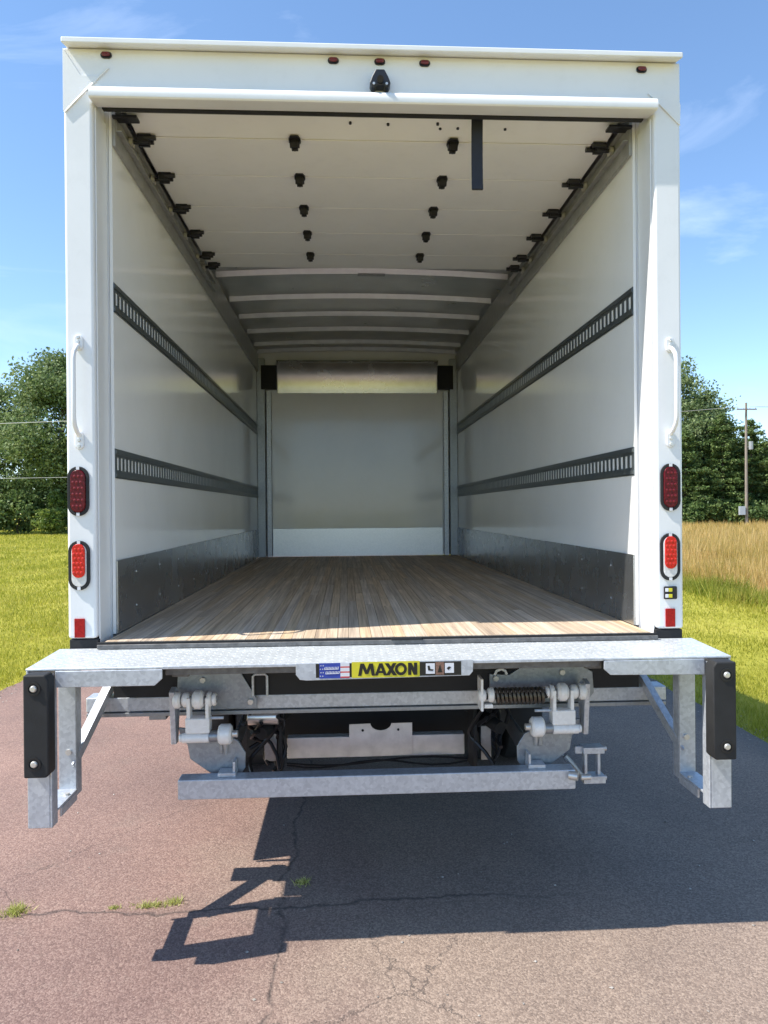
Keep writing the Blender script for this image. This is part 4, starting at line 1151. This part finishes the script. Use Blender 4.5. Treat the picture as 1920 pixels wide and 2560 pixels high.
def lift_arm(s, x):
    """x maps the left-hand layout (negative X) to either side"""
    A = empty('lift_arm', (0, 0, 0)); A.parent = T
    if s < 0:
        poly = [(-0.836, -0.185), (-0.584, -0.181), (-0.517, -0.295), (-0.514, -0.337), (-0.843, -0.329)]
        bolts = [(-0.734, -0.214), (-0.540, -0.307)]
    else:
        poly = [(0.455, -0.214), (0.538, -0.219), (0.597, -0.182), (0.838, -0.183), (0.894, -0.212), (0.90, -0.30), (0.87, -0.337), (0.455, -0.337)]
        bolts = [(0.762, -0.211), (0.48, -0.232)]
    MB().prism(poly, 'y', 0.150, 0.162).build('upper_plate', M['galv_plate'], A, bevel=0.002)
    for bx_, bz_ in bolts:
        MB().cyl((bx_, 0.150, bz_), (bx_, 0.136, bz_), 0.013, n=6).build('bolt', M['bolt'], A, bevel=0.002)
    # pivot rollers on the upper shaft
    Z, Yp = -0.271, 0.055
    for a, b, rr in ((-0.832, -0.803, 0.033), (-0.798, -0.768, 0.029), (-0.757, -0.712, 0.037), (-0.700, -0.682, 0.030), (-0.680, -0.663, 0.025)):
        ring(MB(), x(a), x(b), Yp, Z, rr).build('pivot_roller', M['zinc'], A)
    MB().cyl((x(-0.835), Yp, Z), (x(-0.66), Yp, Z), 0.014, n=12).build('shaft', M['galv_dark'], A)
    # link plates and block
    for c in (-0.769, -0.696):
        MB().box(min(x(c - 0.007), x(c + 0.007)), max(x(c - 0.007), x(c + 0.007)), 0.025, 0.075, -0.345, -0.258).build('link_plate', M['zinc'], A, bevel=0.003)
    MB().box(min(x(-0.781), x(-0.686)), max(x(-0.781), x(-0.686)), 0.022, 0.080, -0.398, -0.338).build('link_block', M['zinc'], A, bevel=0.005)
    MB().cyl((x(-0.797), 0.042, -0.419), (x(-0.690), 0.042, -0.419), 0.0195, n=16).build('pin_tube', M['zinc'], A, bevel=0.003)
    ring(MB(), x(-0.808), x(-0.7975), 0.042, -0.418, 0.016).build('pin_head', M['zinc'], A)
    MB().cyl((x(-0.689), 0.045, -0.415), (x(-0.655), 0.045, -0.415), 0.022, n=14).build('spacer', M['galv_dark'], A)
    ring(MB(), x(-0.654), x(-0.602), 0.045, -0.408, 0.040, 0.15).build('nylon_roller', M['zinc'], A)
    MB().cyl((x(-0.601), 0.045, -0.408), (x(-0.578), 0.045, -0.408), 0.014, n=10).build('roller_nut', M['bolt'], A, bevel=0.002)
    # outer arm seen on edge, and the lower arm plate
    MB().prism([(0.03, -0.235), (0.075, -0.222), (0.115, -0.25), (0.125, -0.34), (0.10, -0.45), (0.06, -0.45), (0.045, -0.34)], 'x', min(x(-0.845), x(-0.824)), max(x(-0.845), x(-0.824))).build('outer_arm', M['galv'], A, bevel=0.003)
    lp = [(-0.822, -0.392), (-0.811, -0.440), (-0.787, -0.461), (-0.777, -0.519), (-0.674, -0.594), (-0.585, -0.600), (-0.556, -0.560), (-0.555, -0.50), (-0.585, -0.45), (-0.655, -0.415)]
    MB().prism([(x(a), b) for a, b in lp], 'y', 0.090, 0.104).build('lower_arm', M['galv_plate'], A, bevel=0.003)
    MB().prism([(0.085, -0.44), (0.085, -0.50), (0.40, -0.64), (0.95, -0.60), (1.0, -0.52), (0.40, -0.54)], 'x', min(x(-0.66), x(-0.645)), max(x(-0.66), x(-0.645))).build('lift_arm_plate', M['galv_dark'], A, bevel=0.003)
    MB().box(min(x(-0.655), x(-0.585)), max(x(-0.655), x(-0.585)), 0.02, 0.085, -0.5705, -0.585 + 0.03).build('foot_plate', M['galv'], A, bevel=0.002)
    MB().box(min(x(-0.598), x(-0.588)), max(x(-0.598), x(-0.588)), 0.03, 0.084, -0.570, -0.515).build('fin', M['galv'], A, bevel=0.002)
    MB().cyl((x(-0.632), 0.075, -0.45), (x(-0.632), 0.089, -0.50), 0.012, 0.006, 10).build('grease_fitting', M['bolt'], A)
M['galv_plate'] = galvanised('plate_steel', (0.23, 0.255, 0.285), (0.35, 0.385, 0.42), 0.38, 0.6)
lift_arm(-1, lambda a: a)
lift_arm(1, lambda a: -a - 0.0 if True else a)
# torsion spring on the right
pts = []
for i in range(12 * 12 + 1):
    t = i / 12 * 2 * math.pi
    pts.append((0.455 + 0.20 * i / 144, 0.045 + 0.030 * math.cos(t), -0.280 + 0.030 * math.sin(t)))
spg = MB().tube(pts, 0.0062, 6).build('torsion_spring', M['spring'], T)
MB().cyl((0.40, 0.045, -0.28), (0.67, 0.045, -0.28), 0.013, n=12).build('shaft', M['under'], spg)
mb = MB().box(0.394, 0.404, 0.02, 0.10, -0.335, -0.205)
ring(mb, 0.385, 0.418, 0.045, -0.276, 0.026); ring(mb, 0.425, 0.452, 0.045, -0.274, 0.030)
mb.box(0.41, 0.445, 0.03, 0.08, -0.325, -0.31).build('spring_anchor', M['zinc'], spg, bevel=0.002)
MB().tube([(0.475, 0.14, -0.215), (0.482, 0.135, -0.198), (0.50, 0.13, -0.19), (0.518, 0.135, -0.198), (0.525, 0.14, -0.213)], 0.0055, 8).build('lifting_eye', M['zinc'], T)
# shackle frame low on the right
sf = MB().box(0.828, 0.916, 0.07, 0.13, -0.534, -0.508).box(0.828, 0.920, 0.07, 0.13, -0.657, -0.627)
for xx in (0.842, 0.897): sf.box(xx - 0.006, xx + 0.006, 0.085, 0.115, -0.628, -0.533)
sfo = sf.build('shackle_frame', M['galv'], T, bevel=0.002)
for zz in (-0.521, -0.642):
    MB().cyl((0.916, 0.10, zz), (0.932, 0.10, zz), 0.010, n=8).build('bolt', M['bolt'], sfo)
MB().tube([(0.755, 0.09, -0.545), (0.79, 0.085, -0.585), (0.822, 0.08, -0.625)], 0.011, 8).build('stay_rod', M['galv_dark'], sfo)
MB().box(0.80, 0.83, 0.095, 0.12, -0.54, -0.51).build('lug', M['galv'], sfo, bevel=0.002)
# small rods above the links
MB().cyl((-0.69, 0.05, -0.344), (-0.635, 0.05, -0.344), 0.006, n=8).build('latch_rod', M['galv'], T)
MB().cyl((0.69, 0.05, -0.344), (0.62, 0.05, -0.344), 0.006, n=8).build('latch_rod', M['galv'], T)

# licence plate carrier under the chassis
lc = MB().box(-0.43, 0.42, 0.605, 0.66, -0.702, -0.603).build('plate_carrier', M['plate'], T, bevel=0.004)
hole = [(0.05 * math.cos(math.pi + math.pi * i / 10) + 0.017, -0.541 + 0.034 * math.sin(math.pi + math.pi * i / 10)) for i in range(11)]
mb = MB()
mb.prism([(-0.134, -0.698), (0.166, -0.695), (0.167, -0.541), (hole[-1][0], -0.541)] + hole[::-1][1:-1] + [(hole[0][0], -0.541), (-0.134, -0.543)], 'y', 0.596, 0.602)
mb.build('plate_holder', M['plate'], lc)
for xx in (-0.07, 0.10):
    MB().cyl((xx, 0.596, -0.572), (xx, 0.592, -0.572), 0.006, n=8).build('bolt', M['under'], lc)

# chassis
def rail(s):
    mb = bx(MB(), s, 0.40, 0.408, 0.45, 5.6, -0.44, -0.20)
    bx(mb, s, 0.4082, 0.47, 0.45, 5.6, -0.208, -0.20); bx(mb, s, 0.4082, 0.47, 0.45, 5.6, -0.44, -0.432)
    mb.build('frame_rail', M['under'], T)
    for k in range(2):
        xw = s * (0.70 if k == 0 else 0.94)
        wb = empty('wheel', (xw, 1.85, 0.38)); wb.parent = T
        pr = [(-0.105, 0.24), (-0.11, 0.33), (-0.095, 0.37), (-0.07, 0.38), (0.07, 0.38), (0.095, 0.37), (0.11, 0.33), (0.105, 0.24), (0.06, 0.225), (-0.06, 0.225)]
        MB().lathe(pr, (0, 0, 0), 'x', 44).build('tyre', M['tyre'], wb, dz=0)
        mb = MB().lathe([(-0.09, 0.232), (-0.07, 0.20), (s * 0.03, 0.17), (s * 0.035, 0.06), (s * 0.045, 0.06), (s * 0.04, 0.175), (0.06, 0.215), (0.09, 0.236)], (0, 0, 0), 'x', 36)
        mb.cyl((-0.05, 0, 0), (s * 0.07, 0, 0), 0.08, n=16)
        mb.build('rim', M['rail'], wb, dz=0)
mirror(rail)
mb = MB().cyl((-0.98, 1.85, -0.72), (0.98, 1.85, -0.72), 0.06, n=14)
mb.lathe([(-0.16, 0.05), (-0.1, 0.14), (0, 0.17), (0.1, 0.14), (0.16, 0.05)], (0.02, 1.85, -0.72), 'x', 18)
mb.build('rear_axle', M['under'], T)
for i in range(13):
    yy = 0.42 + 0.37 * i
    MB().box(-1.15, 1.15, yy, yy + 0.05, -0.17, -0.062).build('cross_member', M['under'], T)
MB().box(-1.10, 1.10, 0.165, 0.19, -0.285, -0.066).build('rear_crossmember', M['under'], T)
MB().box(-0.66, 0.66, 0.90, 0.94, -0.78, -0.172).build('void_shade_sheet', M['under'], T)  # added black sheet, its colour stands in for the dark void under the bed
MB().cyl((-0.58, 0.36, -0.43), (-0.445, 0.36, -0.43), 0.035, n=14).build('hydraulic_cylinder', M['alu'], T, bevel=0.003)
MB().cyl((-0.52, 0.34, -0.5), (-0.30, 0.9, -0.42), 0.03, n=12).build('hydraulic_cylinder', M['under'], T, bevel=0.003)
MB().cyl((0.54, 0.34, -0.5), (0.32, 0.9, -0.42), 0.03, n=12).build('hydraulic_cylinder', M['under'], T, bevel=0.003)
MB().box(-0.448, -0.436, 0.40, 0.56, -0.70, -0.36).build('hanger_plate', M['under'], T)
MB().box(0.43, 0.445, 0.40, 0.56, -0.72, -0.42).build('hanger_plate', M['under'], T)
for s in (-1, 1):
    bx(MB(), s, 1.175, 1.20, 0.365, 5.2, -0.30, -0.064).build('side_skirt', M['under'], T, bevel=0.004)
MB().box(-0.52, -0.462, 0.45, 0.50, -0.66, -0.47).build('valve_block', M['galv_dark'], T, bevel=0.004)
MB().box(0.47, 0.52, 0.45, 0.50, -0.68, -0.52).build('valve_block', M['galv_dark'], T, bevel=0.004)
hr = random.Random(5)
for i in range(12):
    s = -1 if i % 2 else 1
    x0 = s * hr.uniform(0.44, 0.56); z0 = hr.uniform(-0.46, -0.36)
    x1 = s * hr.uniform(0.44, 0.62); z1 = hr.uniform(-0.70, -0.58)
    pts = []
    for k in range(9):
        t = k / 8
        pts.append((x0 + (x1 - x0) * t + 0.05 * math.sin(t * 5 + i), 0.30 + 0.15 * hr.random() * 0 + 0.02 * i * t + 0.1 * math.sin(t * 3.1), z0 + (z1 - z0) * t + 0.02 * math.sin(t * 7 + i)))
    MB().tube(pts, 0.009, 7).build('hydraulic_hose', M['black'], T)
for k, zz in enumerate((-0.715, -0.725)):
    pts = [(-0.43 + 0.86 * t / 10, 0.58, zz - 0.015 * math.sin(t / 10 * math.pi * (2 + k)) ) for t in range(11)]
    MB().tube(pts, 0.005, 6).build('wiring_loom', M['black'], T)
